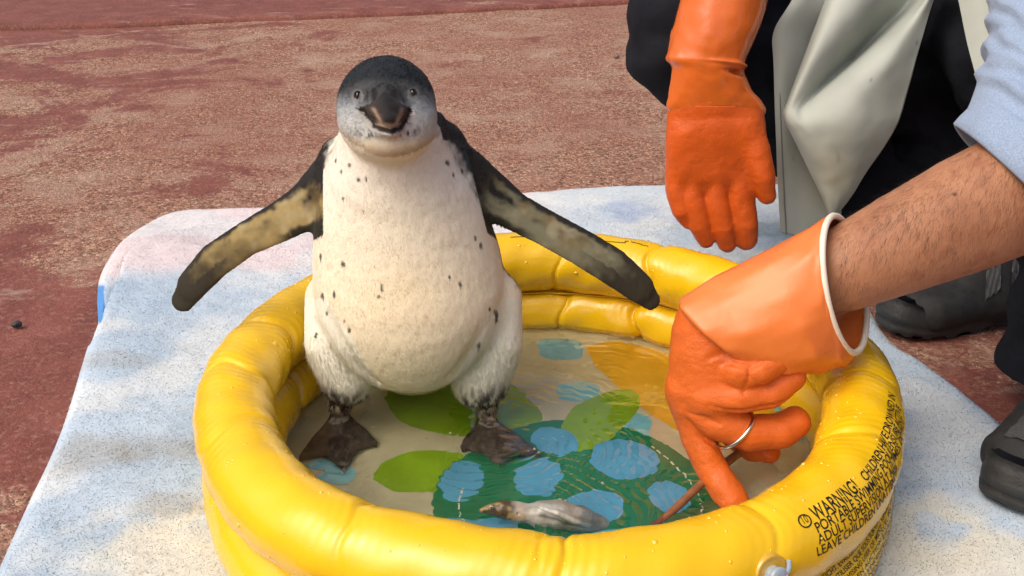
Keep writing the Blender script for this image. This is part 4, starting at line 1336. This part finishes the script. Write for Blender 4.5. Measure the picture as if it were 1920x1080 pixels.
# smooth ribbed hem band around the opening
sel = SV_[used]; acs = (sel - q0) @ axs
sel = sel[(acs > -0.001) & (acs < 0.012) & (sel[:, 1] < 0.16)]
hc0 = sel.mean(0); hc0 = hc0 - axs * ((hc0 - q0) @ axs)
h1 = np.cross(axs, [0, 1, 0]); h1 /= np.linalg.norm(h1); h2 = np.cross(axs, h1)
ang = np.arctan2((sel - hc0) @ h2, (sel - hc0) @ h1); rad_ = np.hypot((sel - hc0) @ h1, (sel - hc0) @ h2)
aa_ = np.linspace(-np.pi, np.pi, 120, endpoint=False)
rr_ = np.array([np.average(rad_, weights=np.exp(-(((ang - t_ + np.pi) % (2 * np.pi) - np.pi) / 0.22) ** 2) + 1e-9) for t_ in aa_])
HVb = []
for j_, (d_, o_) in enumerate(((0.004, -0.004), (-0.0045, -0.003), (-0.006, 0.0005), (-0.0045, 0.003), (0.004, 0.0042), (0.014, 0.0046), (0.024, 0.0044), (0.030, 0.002), (0.032, -0.003))):
    rr2 = rr_ + o_ + 0.0009 * np.sin(aa_ * 9 + d_ * 60)
    HVb.append(hc0 + axs * d_ + rr2[:, None] * (h1 * np.cos(aa_)[:, None] + h2 * np.sin(aa_)[:, None]))
mesh_obj('sleeve_hem', np.stack(HVb, 1).reshape(-1, 3), grid_faces(120, 9, True, False), M_sleeve, slv)

# --- glove reaching into the pool
GY0 = -0.055
lg = Field(at(1235, 985, -0.12) - [0.01, 0.05, 0.03], at(1540, 560, 0.0) + [0.02, 0.06, 0.03], 0.0015)
A = lambda px, py, y=0.0: at(px, py, GY0 + y)
lg.chain([A(1335, 600, .01), A(1335, 660, .005), A(1328, 725, 0)], [0.031, 0.034, 0.034], 0.014, flat=(0.3, 1, 0), sc=1.15)
lg.cone(A(1300, 625, .012), A(1290, 725, .008), 0.017, 0.016, 0.014)
lg.cone(A(1395, 640, .02), A(1380, 720, .015), 0.030, 0.028, 0.014)
lg.ell(A(1275, 728, 0.0), (0.0115, 0.012, 0.013), 0.010)                                  # index knuckle
lg.ell(A(1345, 752, -.016), (0.020, 0.014, 0.016), 0.012)
lg.ell(A(1392, 700, -.026), (0.016, 0.012, 0.016), 0.009)                                 # little finger knuckle
# fingers: little, ring, middle folded to the right, index stretched down into the water
lg.chain([A(1385, 690, -.022), A(1425, 690, -.026), A(1462, 668, -.020), A(1478, 652, -.006)], [0.0150, 0.0150, 0.0140, 0.0125], 0.0035)
lg.chain([A(1330, 742, -.018), A(1385, 744, -.026), A(1440, 738, -.024), A(1482, 706, -.014)], [0.0150, 0.0148, 0.0145, 0.0138], 0.0030)
lg.chain([A(1296, 752, -.004), A(1345, 788, -.016), A(1405, 812, -.020), A(1462, 808, -.016), A(1489, 792, -.010)], [0.0165, 0.0170, 0.0172, 0.0168, 0.0150], 0.0030)
lg.chain([A(1283, 742, .004), A(1304, 812, -.006), A(1334, 878, -.022), A(1372, 938, -.042), A(1395, 972, -.052)], [0.0165, 0.0150, 0.0150, 0.0150, 0.0125], 0.006)
lg.chain([A(1350, 790, .030), A(1410, 840, .024), A(1442, 848, .018)], [0.016, 0.0125, 0.0105], 0.004)       # thumb behind
# creases in the rubber
def gcut(px, rad=0.0016, k=0.003):
    pts = []
    for x, y in px:
        for Yt in np.arange(-0.15, 0.06, 0.0005):
            q = at(x, y, Yt)
            i = np.round((q - lg.lo) / lg.h).astype(int)
            if (i >= 0).all() and (i < lg.n).all() and lg.F[tuple(i)] < 0: break
        pts.append(q)
    lg.chain(pts, [rad * .5] + [rad] * (len(pts) - 2) + [rad * .5], k, cut=True)
gcut([(1352, 682), (1368, 680), (1388, 684), (1405, 690), (1422, 682), (1432, 670)], 0.0026, 0.003)
gcut([(1330, 672), (1352, 664), (1385, 668), (1410, 680)], 0.0016, 0.004)
gcut([(1405, 692), (1404, 712), (1394, 736)], 0.0015, 0.003)
gcut([(1330, 760), (1362, 770), (1400, 768), (1440, 762), (1470, 752)], 0.0014, 0.002)
gcut([(1292, 776), (1320, 782), (1350, 796)], 0.0014, 0.003)
gcut([(1288, 785), (1312, 815), (1352, 848)], 0.0014, 0.003)
LV, LQ = lg.mesh(2)
LN = vnormals(LV, LQ)
LV = LV + LN * ((fbm(LV, 45, 3, 3) - 0.5) * 0.0028 - 0.0004 * (1 - np.abs(2 * fbm(LV * [0.6, 1, 1.4], 110, 2, 13) - 1)) ** 6)[:, None]
gl = mesh_obj('glove', LV, LQ, M_gl, person)
gl['label'] = 'orange rubber glove reaching into the pool water'

def loft_rings(rings, seg=72, n=48):
    """rings: (centre, half axis a, half axis b) control frames along a cuff"""
    C = catmull(np.array([r[0] for r in rings]), n)
    Av = catmull(np.array([r[1] for r in rings]), n)
    Bv = catmull(np.array([r[2] for r in rings]), n)
    a = np.linspace(0, 2 * np.pi, seg, endpoint=False)
    V = C[:, None] + Av[:, None] * np.cos(a)[None, :, None] + Bv[:, None] * np.sin(a)[None, :, None]
    return V
def ring_of(p_top, p_bot, Yc, depth, tilt=0.0):
    t_, b_ = at(*p_top, Yc - tilt), at(*p_bot, Yc + tilt)
    c_ = (t_ + b_) / 2; a_ = (t_ - b_) / 2
    ax = np.cross(a_, [0, 1, 0]); ax /= np.linalg.norm(ax)
    d_ = np.cross(ax, a_); d_ /= np.linalg.norm(d_)
    if d_[1] > 0: d_ = -d_
    return [c_, a_, d_ * depth]
rings = [ring_of((1279, 577), (1425, 678), -0.046, 0.033), ring_of((1283, 569), (1445, 684), -0.046, 0.040), ring_of((1345, 535), (1480, 684), -0.044, 0.046),
         ring_of((1440, 480), (1535, 683), -0.040, 0.050), ring_of((1510, 438), (1580, 664), -0.036, 0.052), ring_of((1553, 414), (1618, 646), -0.034, 0.050)]
rings[-1][2] = rings[-1][2] + np.array([0.026, 0, 0.006]) * -1.0       # opening turned a little towards the viewer
rings[-2][2] = rings[-2][2] + np.array([0.012, 0, 0.003]) * -1.0
# stiff rubber: a few flat facets meeting in soft creases
c0 = loft_rings(rings, 96, 70)
rs = np.random.default_rng(5)
NA, NR = 11, 6
ctl = np.zeros((NR, NA, 3))
for i in range(NR):
    ti = int(round((i + (0.25 * (rs.random() - 0.5) if 0 < i < NR - 1 else 0)) / (NR - 1) * 69))
    ce = c0[ti].mean(0)
    for j in range(NA):
        ang = (j + 0.5 * (i % 2) + 0.35 * (rs.random() - 0.5)) / NA * 96
        p_ = c0[ti][int(round(ang)) % 96]
        ctl[i, j] = ce + (p_ - ce) * (1.05 + (0.16 * (rs.random() - 0.5) if 0 < i < NR - 1 else 0))
NN, SS = 71, 110
CV = np.zeros((NN, SS, 3))
for a_ in range(NN):
    u_ = a_ / (NN - 1) * (NR - 1); i0 = min(int(u_), NR - 2); fu = u_ - i0
    for b_ in range(SS):
        def smp(i_):
            v_ = b_ / SS * NA - 0.5 * (i_ % 2)
            j0 = math.floor(v_); fv = v_ - j0
            return ctl[i_, j0 % NA] * (1 - fv) + ctl[i_, (j0 + 1) % NA] * fv
        CV[a_, b_] = smp(i0) * (1 - fu) + smp(i0 + 1) * fu
w_end = np.clip(np.minimum(np.arange(NN), NN - 1 - np.arange(NN)) / 6.0, 0, 1)[:, None, None]
ends = np.stack([loft_rings(rings, SS, NN)[k] for k in range(NN)])
CV = CV * w_end + ends * (1 - w_end)
fq = grid_faces(NN, SS, False, True)
flat_ = CV.reshape(-1, 3)
for _ in range(3): flat_ = lap(flat_, fq, 0.5)
CV = flat_.reshape(NN, SS, 3)
CVf = CV.reshape(-1, 3)
cf = mesh_obj('cuff', CVf, grid_faces(NN, SS, False, True), M_cuff, gl)
md = cf.modifiers.new('thickness', 'SOLIDIFY'); md.thickness = 0.0016; md.offset = -1
def closed_tube(loop, r, seg=10):
    TT = np.roll(loop, -1, 0) - np.roll(loop, 1, 0)
    TT /= np.linalg.norm(TT, axis=1)[:, None]
    ctr = loop.mean(0)
    A_ = loop - ctr; A_ -= TT * (A_ * TT).sum(1)[:, None]; A_ /= np.linalg.norm(A_, axis=1)[:, None]
    B_ = np.cross(TT, A_)
    t8 = np.linspace(0, 2 * np.pi, seg, endpoint=False)
    V = loop[:, None] + r * (A_[:, None] * np.cos(t8)[None, :, None] + B_[:, None] * np.sin(t8)[None, :, None])
    return V.reshape(-1, 3), grid_faces(len(loop), seg, True, True)
V, F = closed_tube(CV[-1], 0.0030)
mesh_obj('rolled_rim', V, F, M_rim, gl)
V, F = closed_tube(CV[0], 0.0016)
mesh_obj('folded_lip', V, F, M_cuff, gl)

# --- metal ring over the gloved middle finger and thin stick held in the hand
M_metal = mat('polished_steel', (0.62, 0.63, 0.65), 0.12, metal=1.0, noise=(60, 0.1))
fd = A(1462, 808, -.016) - A(1345, 788, -.016); fd /= np.linalg.norm(fd)
rc = A(1378, 806, -.0185)
e1 = np.cross(fd, [0, 1, 0]); e1 /= np.linalg.norm(e1); e2 = np.cross(fd, e1)
e1t = e1 + fd * 0.62; e2t = e2
a = np.linspace(0, 2 * np.pi, 64, endpoint=False)
loop = rc + 0.0180 * (e1t * np.cos(a)[:, None] + e2t * np.sin(a)[:, None])
V, F = closed_tube(loop, 0.0019, 12)
rg = mesh_obj('metal_ring', V, F, M_metal)
tag(rg, 'shiny steel ring around a finger of the glove in the pool', 'ring')
M_wood = mat('brown_stick', (0.22, 0.085, 0.035), 0.5, noise=(120, 0.3), bump=(300, 0.4, 0.001))
s0, s1 = A(1385, 850, 0.006), at(1222, 990, -0.132)
ss = np.linspace(0, 1, 20)[:, None]
pts = s0 * (1 - ss) + s1 * ss + np.array([0, 0, 1]) * 0.002 * np.sin(ss * 5)
V, F = tube(pts, np.linspace(0.0042, 0.0034, 20), 12)
V = V + (vnoise(V, 260, 3)[:, None] - 0.5) * 0.0008
st = mesh_obj('stick', V, F, M_wood)
tag(st, 'thin brown stick under the gloved finger slanting into the water', 'stick')

# --- hanging glove of the other hand
HY = 0.33
hg = Field(at(1225, 490, HY) - [0.01, 0.07, 0.02], at(1480, 150, HY) + [0.02, 0.08, 0.03], 0.0017)
Hp = lambda px, py, y=0.0: at(px, py, HY + y)
PXM = np.linalg.norm(Hp(1300, 300) - Hp(1400, 300)) / 100        # metres per photograph pixel there
hg.chain([Hp(1340, 160, .006), Hp(1341, 215, .004), Hp(1339, 270, 0), Hp(1328, 318, 0)], [82 * PXM, 88 * PXM, 84 * PXM, 74 * PXM], 0.014, flat=(0, 1, 0.15), sc=2.3)
hg.cone(Hp(1292, 250, 0), Hp(1278, 330, 0), 38 * PXM, 28 * PXM, 0.014, flat=(0, 1, .1), sc=1.25)
hg.cone(Hp(1388, 240, 0), Hp(1388, 325, 0), 42 * PXM, 33 * PXM, 0.014, flat=(0, 1, .1), sc=1.25)
fing = [([(1272, 300, .004), (1270, 355, -.001), (1280, 392, -.004), (1291, 414, -.004)], [24, 23, 21, 16]),
        ([(1302, 300, 0), (1300, 365, -.005), (1313, 420, -.010), (1324, 448, -.009)], [24, 24, 22, 17]),
        ([(1340, 300, 0), (1342, 370, -.006), (1355, 425, -.011), (1363, 455, -.010)], [26, 25, 24, 19]),
        ([(1384, 300, 0), (1388, 370, -.004), (1395, 420, -.008), (1398, 448, -.007)], [28, 27, 26, 22])]
for pts, rd in fing:
    hg.chain([Hp(*q) for q in pts], [r_ * PXM for r_ in rd], 0.0030)
hg.chain([Hp(1394, 236, -.002), Hp(1418, 285, -.012), Hp(1430, 330, -.018), Hp(1438, 366, -.018)], [32 * PXM, 27 * PXM, 23 * PXM, 18 * PXM], 0.008)
HV, HQ = hg.mesh(2)
HN = vnormals(HV, HQ)
HV = HV + HN * ((fbm(HV, 45, 3, 5) - 0.5) * 0.003 - 0.00032 * (1 - np.abs(2 * fbm(HV * [1, 1, 1.4], 90, 2, 15) - 1)) ** 6)[:, None]
hz_cut = at(1340, 203, HY - 0.03)
dz_ = HV[:, 2] - hz_cut[2]
HV[:, 2] -= np.where((dz_ > 0) & (dz_ < 0.004), dz_, 0)
keep = (dz_[HQ] < 0.004).all(1)
HQ = HQ[keep]
used = np.unique(HQ); re_ = np.full(len(HV), -1); re_[used] = np.arange(len(used))
gh = mesh_obj('glove', HV[used], re_[HQ], M_gl2, person)
gh['label'] = 'orange rubber glove hanging down with straight fingers'
def hring(pl, pr, dep, dy=0.0):
    l, r_ = Hp(*pl, dy), Hp(*pr, dy)
    c_ = (l + r_) / 2; a_ = (r_ - l) / 2
    return [c_, a_, np.array([0, -1, 0.25]) * dep]
rings = [hring((1262, 222), (1424, 226), .0215, .004), hring((1251, 202), (1434, 206), .0250, .004), hring((1254, 180), (1424, 186), .0285, .005), hring((1257, 162), (1410, 168), .031, .006), hring((1260, 128), (1398, 140), .036, .008), hring((1249, 112), (1397, 124), .040, .012),
         hring((1252, 96), (1403, 104), .042, .016), hring((1262, 50), (1421, 60), .046, .024), hring((1278, -8), (1438, 6), .050, .034), hring((1290, -60), (1446, -45), .052, .04)]
CV = loft_rings(rings, 96, 80)
NN, SS = CV.shape[:2]
tt2, aa2 = np.meshgrid(np.linspace(0, 1, NN), np.linspace(0, 2 * np.pi, SS, endpoint=False), indexing='ij')
cen = CV.mean(1, keepdims=True)
outv = CV - cen; outv = outv / np.linalg.norm(outv, axis=2, keepdims=True)
lowf = fbm(CV.reshape(-1, 3), 28, 3, 8).reshape(NN, SS) - 0.5
pinch = np.exp(-((tt2 - 0.46) / 0.03) ** 2) * np.exp(-(((aa2 - 0.75 + np.pi) % (2 * np.pi) - np.pi) / 0.35) ** 2)
ridge = np.exp(-((tt2 - 0.53 - 0.05 * np.sin(aa2)) / 0.025) ** 2) * np.exp(-(((aa2 - 0.8 + np.pi) % (2 * np.pi) - np.pi) / 0.6) ** 2)
CV = CV + outv * (0.008 * lowf - 0.012 * pinch + 0.006 * ridge)[..., None]
cf = mesh_obj('cuff', CV.reshape(-1, 3), grid_faces(NN, SS, False, True), M_cuff2, gh)
md = cf.modifiers.new('thickness', 'SOLIDIFY'); md.thickness = 0.0018; md.offset = -1
V, F = closed_tube(CV[int(NN * 0.90)], 0.0022)
V, F = closed_tube(CV[-1], 0.0022)
mesh_obj('rolled_rim', V, F, M_rim2, gh)

# --- trousers
tf = Field((0.10, 0.02, 0.04), (1.05, 1.0, 0.82), 0.007)
KN = at(1300, 62, 0.50)
tf.chain([KN, at(1560, -60, 0.66), at(1800, -90, 0.86)], [0.078, 0.088, 0.105], 0.03)
tf.chain([KN, at(1500, 250, 0.47), at(1700, 430, 0.45), at(1795, 520, 0.43)], [0.076, 0.068, 0.056, 0.052], 0.03)
tf.ell(at(1285, 70, 0.48), (0.068, 0.06, 0.085), 0.03)
tf.chain([at(1690, 60, 0.66), at(1730, 260, 0.56), at(1790, 470, 0.47)], [0.10, 0.085, 0.06], 0.03)
tf.cone(at(1420, 100, 0.5), at(1620, 160, 0.56), 0.06, 0.09, 0.03)
KL = at(2080, 60, 0.22)
tf.chain([at(1760, -60, 0.80), at(1830, 60, 0.55), at(1930, 90, 0.36), KL], [0.11, 0.10, 0.09, 0.085], 0.04)
tf.chain([KL, at(2030, 420, 0.17), at(1985, 700, 0.12)], [0.08, 0.066, 0.056], 0.03)
tf.ell(at(1800, -180, 0.9), (0.2, 0.13, 0.16), 0.05)
TV, TQ2 = tf.mesh(2)
TN = vnormals(TV, TQ2)
TV = TV + TN * ((fbm(TV * [1, 1, 2.2], 9, 3, 3) - 0.5) * 0.03 + 0.004 * np.sin(TV[:, 2] * 90 + 9 * fbm(TV, 8, 2, 4)))[:, None]
mesh_obj('trousers', TV, TQ2, M_navy, person)

# --- apron: hanging panel, big forward fold, and the strip at the far side
def sheet(rows, nu=60, nv=60):
    G = np.array([[at(*q) for q in r] for r in rows])
    G = catmull(G, nv)
    G = np.swapaxes(catmull(np.swapaxes(G, 0, 1), nu), 0, 1)
    return G
panel = sheet([[(1520, -70, 0.415), (1535, -70, 0.415), (1570, -70, 0.435), (1640, -70, 0.445), (1720, -70, 0.455)],
               [(1482, 0, 0.400), (1500, 0, 0.399), (1540, 0, 0.415), (1620, 0, 0.435), (1700, 0, 0.445)],
               [(1449, 58, 0.390), (1468, 58, 0.389), (1505, 60, 0.405), (1560, 70, 0.425), (1660, 80, 0.435)],
               [(1449, 120, 0.385), (1467, 120, 0.383), (1500, 125, 0.395), (1550, 130, 0.415), (1640, 140, 0.425)],
               [(1455, 267, 0.375), (1472, 267, 0.373), (1500, 270, 0.380), (1545, 275, 0.390), (1600, 280, 0.395)],
               [(1460, 360, 0.370), (1476, 360, 0.368), (1502, 364, 0.373), (1540, 366, 0.380), (1580, 366, 0.385)],
               [(1464, 437, 0.365), (1480, 441, 0.363), (1506, 446, 0.367), (1540, 450, 0.375), (1575, 450, 0.380)]])
foldg = sheet([[(1572, -60, 0.405), (1600, -62, 0.375), (1660, -62, 0.375), (1730, -60, 0.435), (1770, -60, 0.395), (1772, -61, 0.365), (1775, -62, 0.375)],
               [(1549, 0, 0.390), (1572, -2, 0.360), (1635, 0, 0.365), (1700, 2, 0.425), (1728, 4, 0.385), (1736, 3, 0.360), (1749, 0, 0.365)],
               [(1510, 105, 0.370), (1524, 103, 0.340), (1560, 105, 0.350), (1600, 108, 0.395), (1622, 108, 0.350), (1668, 108, 0.330), (1719, 105, 0.345)],
               [(1480, 185, 0.355), (1486, 184, 0.335), (1500, 185, 0.335), (1518, 188, 0.343), (1540, 186, 0.330), (1615, 185, 0.315), (1698, 182, 0.335)],
               [(1471, 218, 0.345), (1476, 220, 0.330), (1490, 222, 0.323), (1508, 224, 0.321), (1540, 225, 0.315), (1610, 228, 0.310), (1683, 229, 0.330)],
               [(1487, 255, 0.340), (1497, 256, 0.325), (1515, 257, 0.318), (1535, 259, 0.315), (1565, 262, 0.313), (1612, 266, 0.313), (1660, 268, 0.330)],
               [(1520, 322, 0.340), (1530, 322, 0.330), (1545, 322, 0.323), (1560, 322, 0.320), (1580, 322, 0.321), (1602, 322, 0.325), (1624, 320, 0.335)],
               [(1545, 374, 0.345), (1550, 374, 0.335), (1557, 374, 0.331), (1565, 374, 0.330), (1573, 374, 0.331), (1582, 373, 0.335), (1592, 370, 0.340)],
               [(1556, 402, 0.345), (1557, 403, 0.343), (1558, 404, 0.341), (1559, 404, 0.340), (1560, 405, 0.341), (1561, 404, 0.342), (1563, 404, 0.343)]], 90, 110)
strip = sheet([[(1780, -70, 0.320), (1830, -70, 0.300), (1900, -70, 0.290)], [(1798, 0, 0.300), (1840, 0, 0.280), (1900, 0, 0.270)], [(1822, 110, 0.260), (1855, 110, 0.245), (1910, 112, 0.240)],
               [(1847, 222, 0.220), (1870, 226, 0.210), (1915, 230, 0.205)], [(1860, 290, 0.200), (1885, 292, 0.195), (1920, 296, 0.190)]], 30, 50)
Vs, Fs, base = [], [], 0
for gI, G in enumerate((panel, foldg, strip)):
    a_, b_ = G.shape[:2]
    P_ = G.reshape(-1, 3)
    if gI == 1: P_ = P_ + np.array([0.2, 1, 0.3]) * ((fbm(P_, 22, 3, 31) - 0.5) * 0.007)[:, None]
    if gI != 1: P_ = P_ + np.array([0, 1, 0]) * ((fbm(P_, 8, 2, 3 + gI) - 0.5) * 0.02)[:, None]
    Vs.append(P_); Fs.append(grid_faces(a_, b_) + base); base += a_ * b_
Vs = np.concatenate(Vs); Fs = np.concatenate(Fs)
gr = np.tile(srgb(168, 174, 166), (len(Vs), 1))
vx, vy = to_px(Vs)
gr = mix(gr, srgb(168, 158, 118), 0.55 * np.exp(-((vx - 1565) / 45) ** 2 - ((vy - 340) / 65) ** 2) * (0.4 + fbm(Vs, 30, 2, 3)))
gr = mix(gr, srgb(130, 120, 84), 0.6 * sstep(0.62, 0.72, fbm(Vs * [1, 1, .4], 60, 3, 12)) * np.exp(-((vx - 1530) / 50) ** 2 - ((vy - 290) / 60) ** 2))
gr = mix(gr, srgb(150, 156, 150), 0.5 * sstep(0.5, 0.8, fbm(Vs, 12, 3, 9)))
for q in ((1672, 137), (1633, 152), (1640, 168), (1718, 80), (1598, 170)):
    gr = mix(gr, srgb(70, 84, 110), 0.7 * (1 - sstep(0.8, 2.4, np.hypot(vx - q[0], (vy - q[1]) * .6))))
ap = mesh_obj('apron', Vs, Fs, M_apron, person, cols=gr)
ap['label'] = 'stained grey-green rubber apron folded forward'
md = ap.modifiers.new('thickness', 'SOLIDIFY'); md.thickness = 0.0028; md.offset = 0
# stitched hem down the panel edge
hm = panel[:, 10] + np.array([0, -0.0026, 0])
V, F = tube(hm, 0.0008, 6)
mesh_obj('hem_stitching', V, F, mat('hem_thread', (0.16, 0.17, 0.16), 0.8), ap)

# --- shoes
M_shoe = mat('black_shoe_fabric', (0.018, 0.019, 0.02), 0.75, noise=(90, 0.35), bump=(700, 0.5, 0.001))
M_patch = mat('grey_shoe_panel', (0.055, 0.058, 0.06), 0.6, noise=(120, 0.25), bump=(600, 0.4, 0.001))
M_sole = mat('dark_rubber_sole', (0.026, 0.027, 0.027), 0.6, noise=(70, 0.35), bump=(220, 0.4, 0.002))
M_mesh = mat('grey_shoe_mesh', (0.055, 0.058, 0.058), 0.8, noise=(500, 0.4), bump=(900, 0.7, 0.0015))
def shoe(toe, heel, W, sz, tag_label, toe_mesh):
    toe = np.asarray(toe, float); heel = np.asarray(heel, float)
    ax = heel - toe; L = np.linalg.norm(ax); ax /= L
    sd = np.cross([0, 0, 1.0], ax)
    up = np.array([0, 0, 1.0])
    P = lambda s, w, h: toe + ax * s * L + sd * w * W + up * h
    lo = np.minimum(toe, heel) - [0.09, 0.09, 0.0]; hi = np.maximum(toe, heel) + [0.09, 0.09, 0.2]
    f = Field(lo - [0, 0, 0.01], hi, 0.0030)
    for w in (-0.5, 0, 0.5):
        f.cone(P(0.17 - 0.02 * (w == 0), w * 0.9, 0.034), P(0.5, w * 0.8, 0.040), 0.026, 0.03, 0.015)
        f.cone(P(0.5, w * 0.8, 0.040), P(0.88, w * 0.7, 0.045), 0.03, 0.032, 0.015)
    f.cone(P(0.42, 0, 0.052), P(0.72, 0, 0.085), 0.032, 0.036, 0.02)
    f.cone(P(0.74, 0, 0.06), P(0.76, 0, 0.125), 0.042, 0.040, 0.02)
    V, Q = f.mesh(2)
    N_ = vnormals(V, Q)
    V = V + N_ * ((fbm(V, 40, 2, 3) - 0.5) * 0.004)[:, None]
    up_o = mesh_obj('shoe', V, Q, M_shoe, person)
    up_o['label'] = tag_label
    # sole: outline swept with sidewall grooves
    a = np.linspace(0, 2 * np.pi, 120, endpoint=False)
    ol = []
    for t in a:
        s = 0.5 - 0.53 * math.cos(t)
        w = math.sin(t)
        hw = (0.62 + 0.22 * math.cos(t)) if s < 0.5 else 0.56 - 0.06 * math.cos(t)
        ol.append((s, np.sign(w) * abs(w) ** 0.62 * (hw + 0.20)))
    prof = [(0.955, 0.002), (1.0, 0.006), (1.01, 0.012), (0.985, 0.0145), (1.012, 0.017), (1.012, 0.024), (0.985, 0.027), (0.99, 0.034), (0.93, 0.037)]
    V = []
    for k, (s, w) in enumerate(ol):
        tread = 0.0 if (k // 3) % 2 else 0.0035
        for j, (m_, h_) in enumerate(prof):
            hh = h_ + (tread if j == 0 else 0) + (0.014 * max(0, 0.16 - s) / 0.16 if True else 0) * (0.4 + 0.6 * j / 8)
            V.append(P(0.5 + (s - 0.5) * m_, w * m_, hh))
    F = grid_faces(len(ol), len(prof), True, False).tolist()
    F.append([k * len(prof) for k in range(len(ol))])
    F.append([k * len(prof) + len(prof) - 1 for k in range(len(ol))][::-1])
    mesh_obj('sole', np.array(V), F, M_sole, up_o)
    # raised side panels / toe mesh follow the upper
    def on_upper(s, w, h0=0.15):
        for h in np.arange(h0, 0.02, -0.001):
            q = P(s, w, h)
            i = np.round((q - f.lo) / f.h).astype(int)
            if (i >= 0).all() and (i < f.n).all() and f.F[tuple(i)] < 0: return q + up * 0.0022
        return P(s, w, 0.03)
    def panel_(s0, s1, w0, w1, m, skew=0.0):
        G = np.array([[on_upper(s + skew * (w - w0), w) for w in np.linspace(w0, w1, 10)] for s in np.linspace(s0, s1, 12)])
        mesh_obj('shoe_panel', G.reshape(-1, 3), grid_faces(12, 10), m, up_o)
    if toe_mesh:
        panel_(0.12, 0.34, -0.55, 0.55, M_mesh)
    for s_ in (0.42, 0.56):
        for sgn in (-1, 1):
            panel_(s_, s_ + 0.08, 0.55 * sgn, 0.98 * sgn, M_patch, 0.12)
    return up_o
t0 = at_z(1662, 628, 0.0); t0[2] = 0
shoe(t0, t0 + np.array([0.26, 0.10, 0]), 0.046, 1, 'dark shoe on the concrete behind the forearm', False)
t1 = at_z(1880, 968, 0.0); t1[2] = 0.004
shoe(t1, t1 + np.array([0.20, 0.18, 0]), 0.048, 1, 'worn dark grey shoe with mesh toe on the towel edge', True)

# ------------------------------------------------------------------ fish floating by the front wall
fz = Field(at(880, 1000, -0.13) - [0.01, 0.05, 0.03], at(1190, 930, -0.10) + [0.02, 0.04, 0.02], 0.0011)
FYf = -0.118
Fp = lambda px, py, y=0.0: at(px, py, FYf + y)
fz.chain([Fp(902, 957), Fp(920, 955), Fp(942, 955), Fp(968, 960)], [0.0022, 0.0048, 0.0080, 0.0086], 0.004, flat=(0, 1, .3), sc=0.95)
fz.chain([Fp(968, 960), Fp(990, 963), Fp(1015, 966), Fp(1045, 970, .002), Fp(1085, 984, .004), Fp(1125, 1006, .006), Fp(1160, 1022, .008)], [0.0078, 0.0086, 0.0125, 0.0155, 0.0150, 0.0100, 0.0055], 0.004, flat=(0, 1, .3), sc=0.95)
fz.chain([Fp(1012, 952, -.012), Fp(1045, 961, -.014), Fp(1105, 989, -.008)], [0.0015, 0.0032, 0.0028], 0.004)
fz.chain([Fp(902, 963, -.004), Fp(925, 967, -.006), Fp(955, 970, -.006)], [0.0006, 0.0008, 0.0006], 0.0006, cut=True)
fz.chain([Fp(967, 946, -.005), Fp(972, 958, -.0085), Fp(968, 972, -.006)], [0.0006, 0.0009, 0.0006], 0.001, cut=True)
FV_, FQ_ = fz.mesh(2)
fpx, fpy = to_px(FV_)
fc_ = np.tile(srgb(150, 147, 136), (len(FV_), 1))
fc_ = mix(fc_, srgb(186, 188, 182), sstep(0.42, 0.7, fbm(FV_ * [.5, 1, 1], 90, 3, 4)) * (fpx > 985))
fc_ = mix(fc_, srgb(96, 94, 84), 0.35 * sstep(0.35, 0.8, vnormals(FV_, FQ_)[:, 2]) * (fpx > 975))
fc_ = mix(fc_, srgb(74, 62, 44), sstep(975, 955, fpx + 20 * (fbm(FV_, 160, 2, 6) - .5)))
fc_ = mix(fc_, srgb(150, 130, 84), 0.8 * sstep(0.55, 0.7, fbm(FV_, 200, 2, 8)) * (fpx < 985))
fc_ = mix(fc_, srgb(214, 214, 206), 0.85 * np.exp(-(seg_dist(fpx, fpy, [(1015, 955), (1050, 965), (1105, 992)]) / 5) ** 2))
fc_ = mix(fc_, srgb(58, 56, 52), 0.8 * np.exp(-(seg_dist(fpx, fpy, [(1012, 966), (1045, 974), (1095, 998)]) / 3) ** 2))
fc_ = mix(fc_, srgb(196, 178, 160), 0.6 * np.exp(-((fpx - 978) / 10) ** 2))
fish = empty('fish', Fp(1030, 970))
tag(fish, 'small dead grey fish floating by the front wall of the pool', 'fish')
M_fish = mat('wet_fish_skin', attr=True, rough=0.38, spec=0.5, noise=(300, 0.2), bump=(600, 0.3, 0.0008), coat=0.15)
mesh_obj('body', FV_, FQ_, M_fish, fish, cols=fc_)
q = Fp(921, 951, -.0058)
V, F = uv_ball(q, (0.0022, 0.0016, 0.0020), 14, 8)
mesh_obj('eye', V, F, mat('fish_eye', srgb(170, 165, 140), 0.1, coat=1.0), fish)
V, F = uv_ball(q + [0, -0.0011, 0.0003], (0.0010, 0.0008, 0.0010), 10, 6)
mesh_obj('pupil', V, F, M_eye, fish)
tailp = np.array([Fp(1158, 1020, .008), Fp(1190, 1018, .01), Fp(1200, 1034, .012), Fp(1186, 1046, .012)])
V = np.concatenate([tailp + [0, -0.0008, 0], tailp + [0, 0.0008, 0]])
mesh_obj('tail_fin', V, [[0, 1, 2, 3], [7, 6, 5, 4], [0, 4, 5, 1], [1, 5, 6, 2], [2, 6, 7, 3], [3, 7, 4, 0]], mat('fish_fin', srgb(120, 112, 92), 0.3), fish)
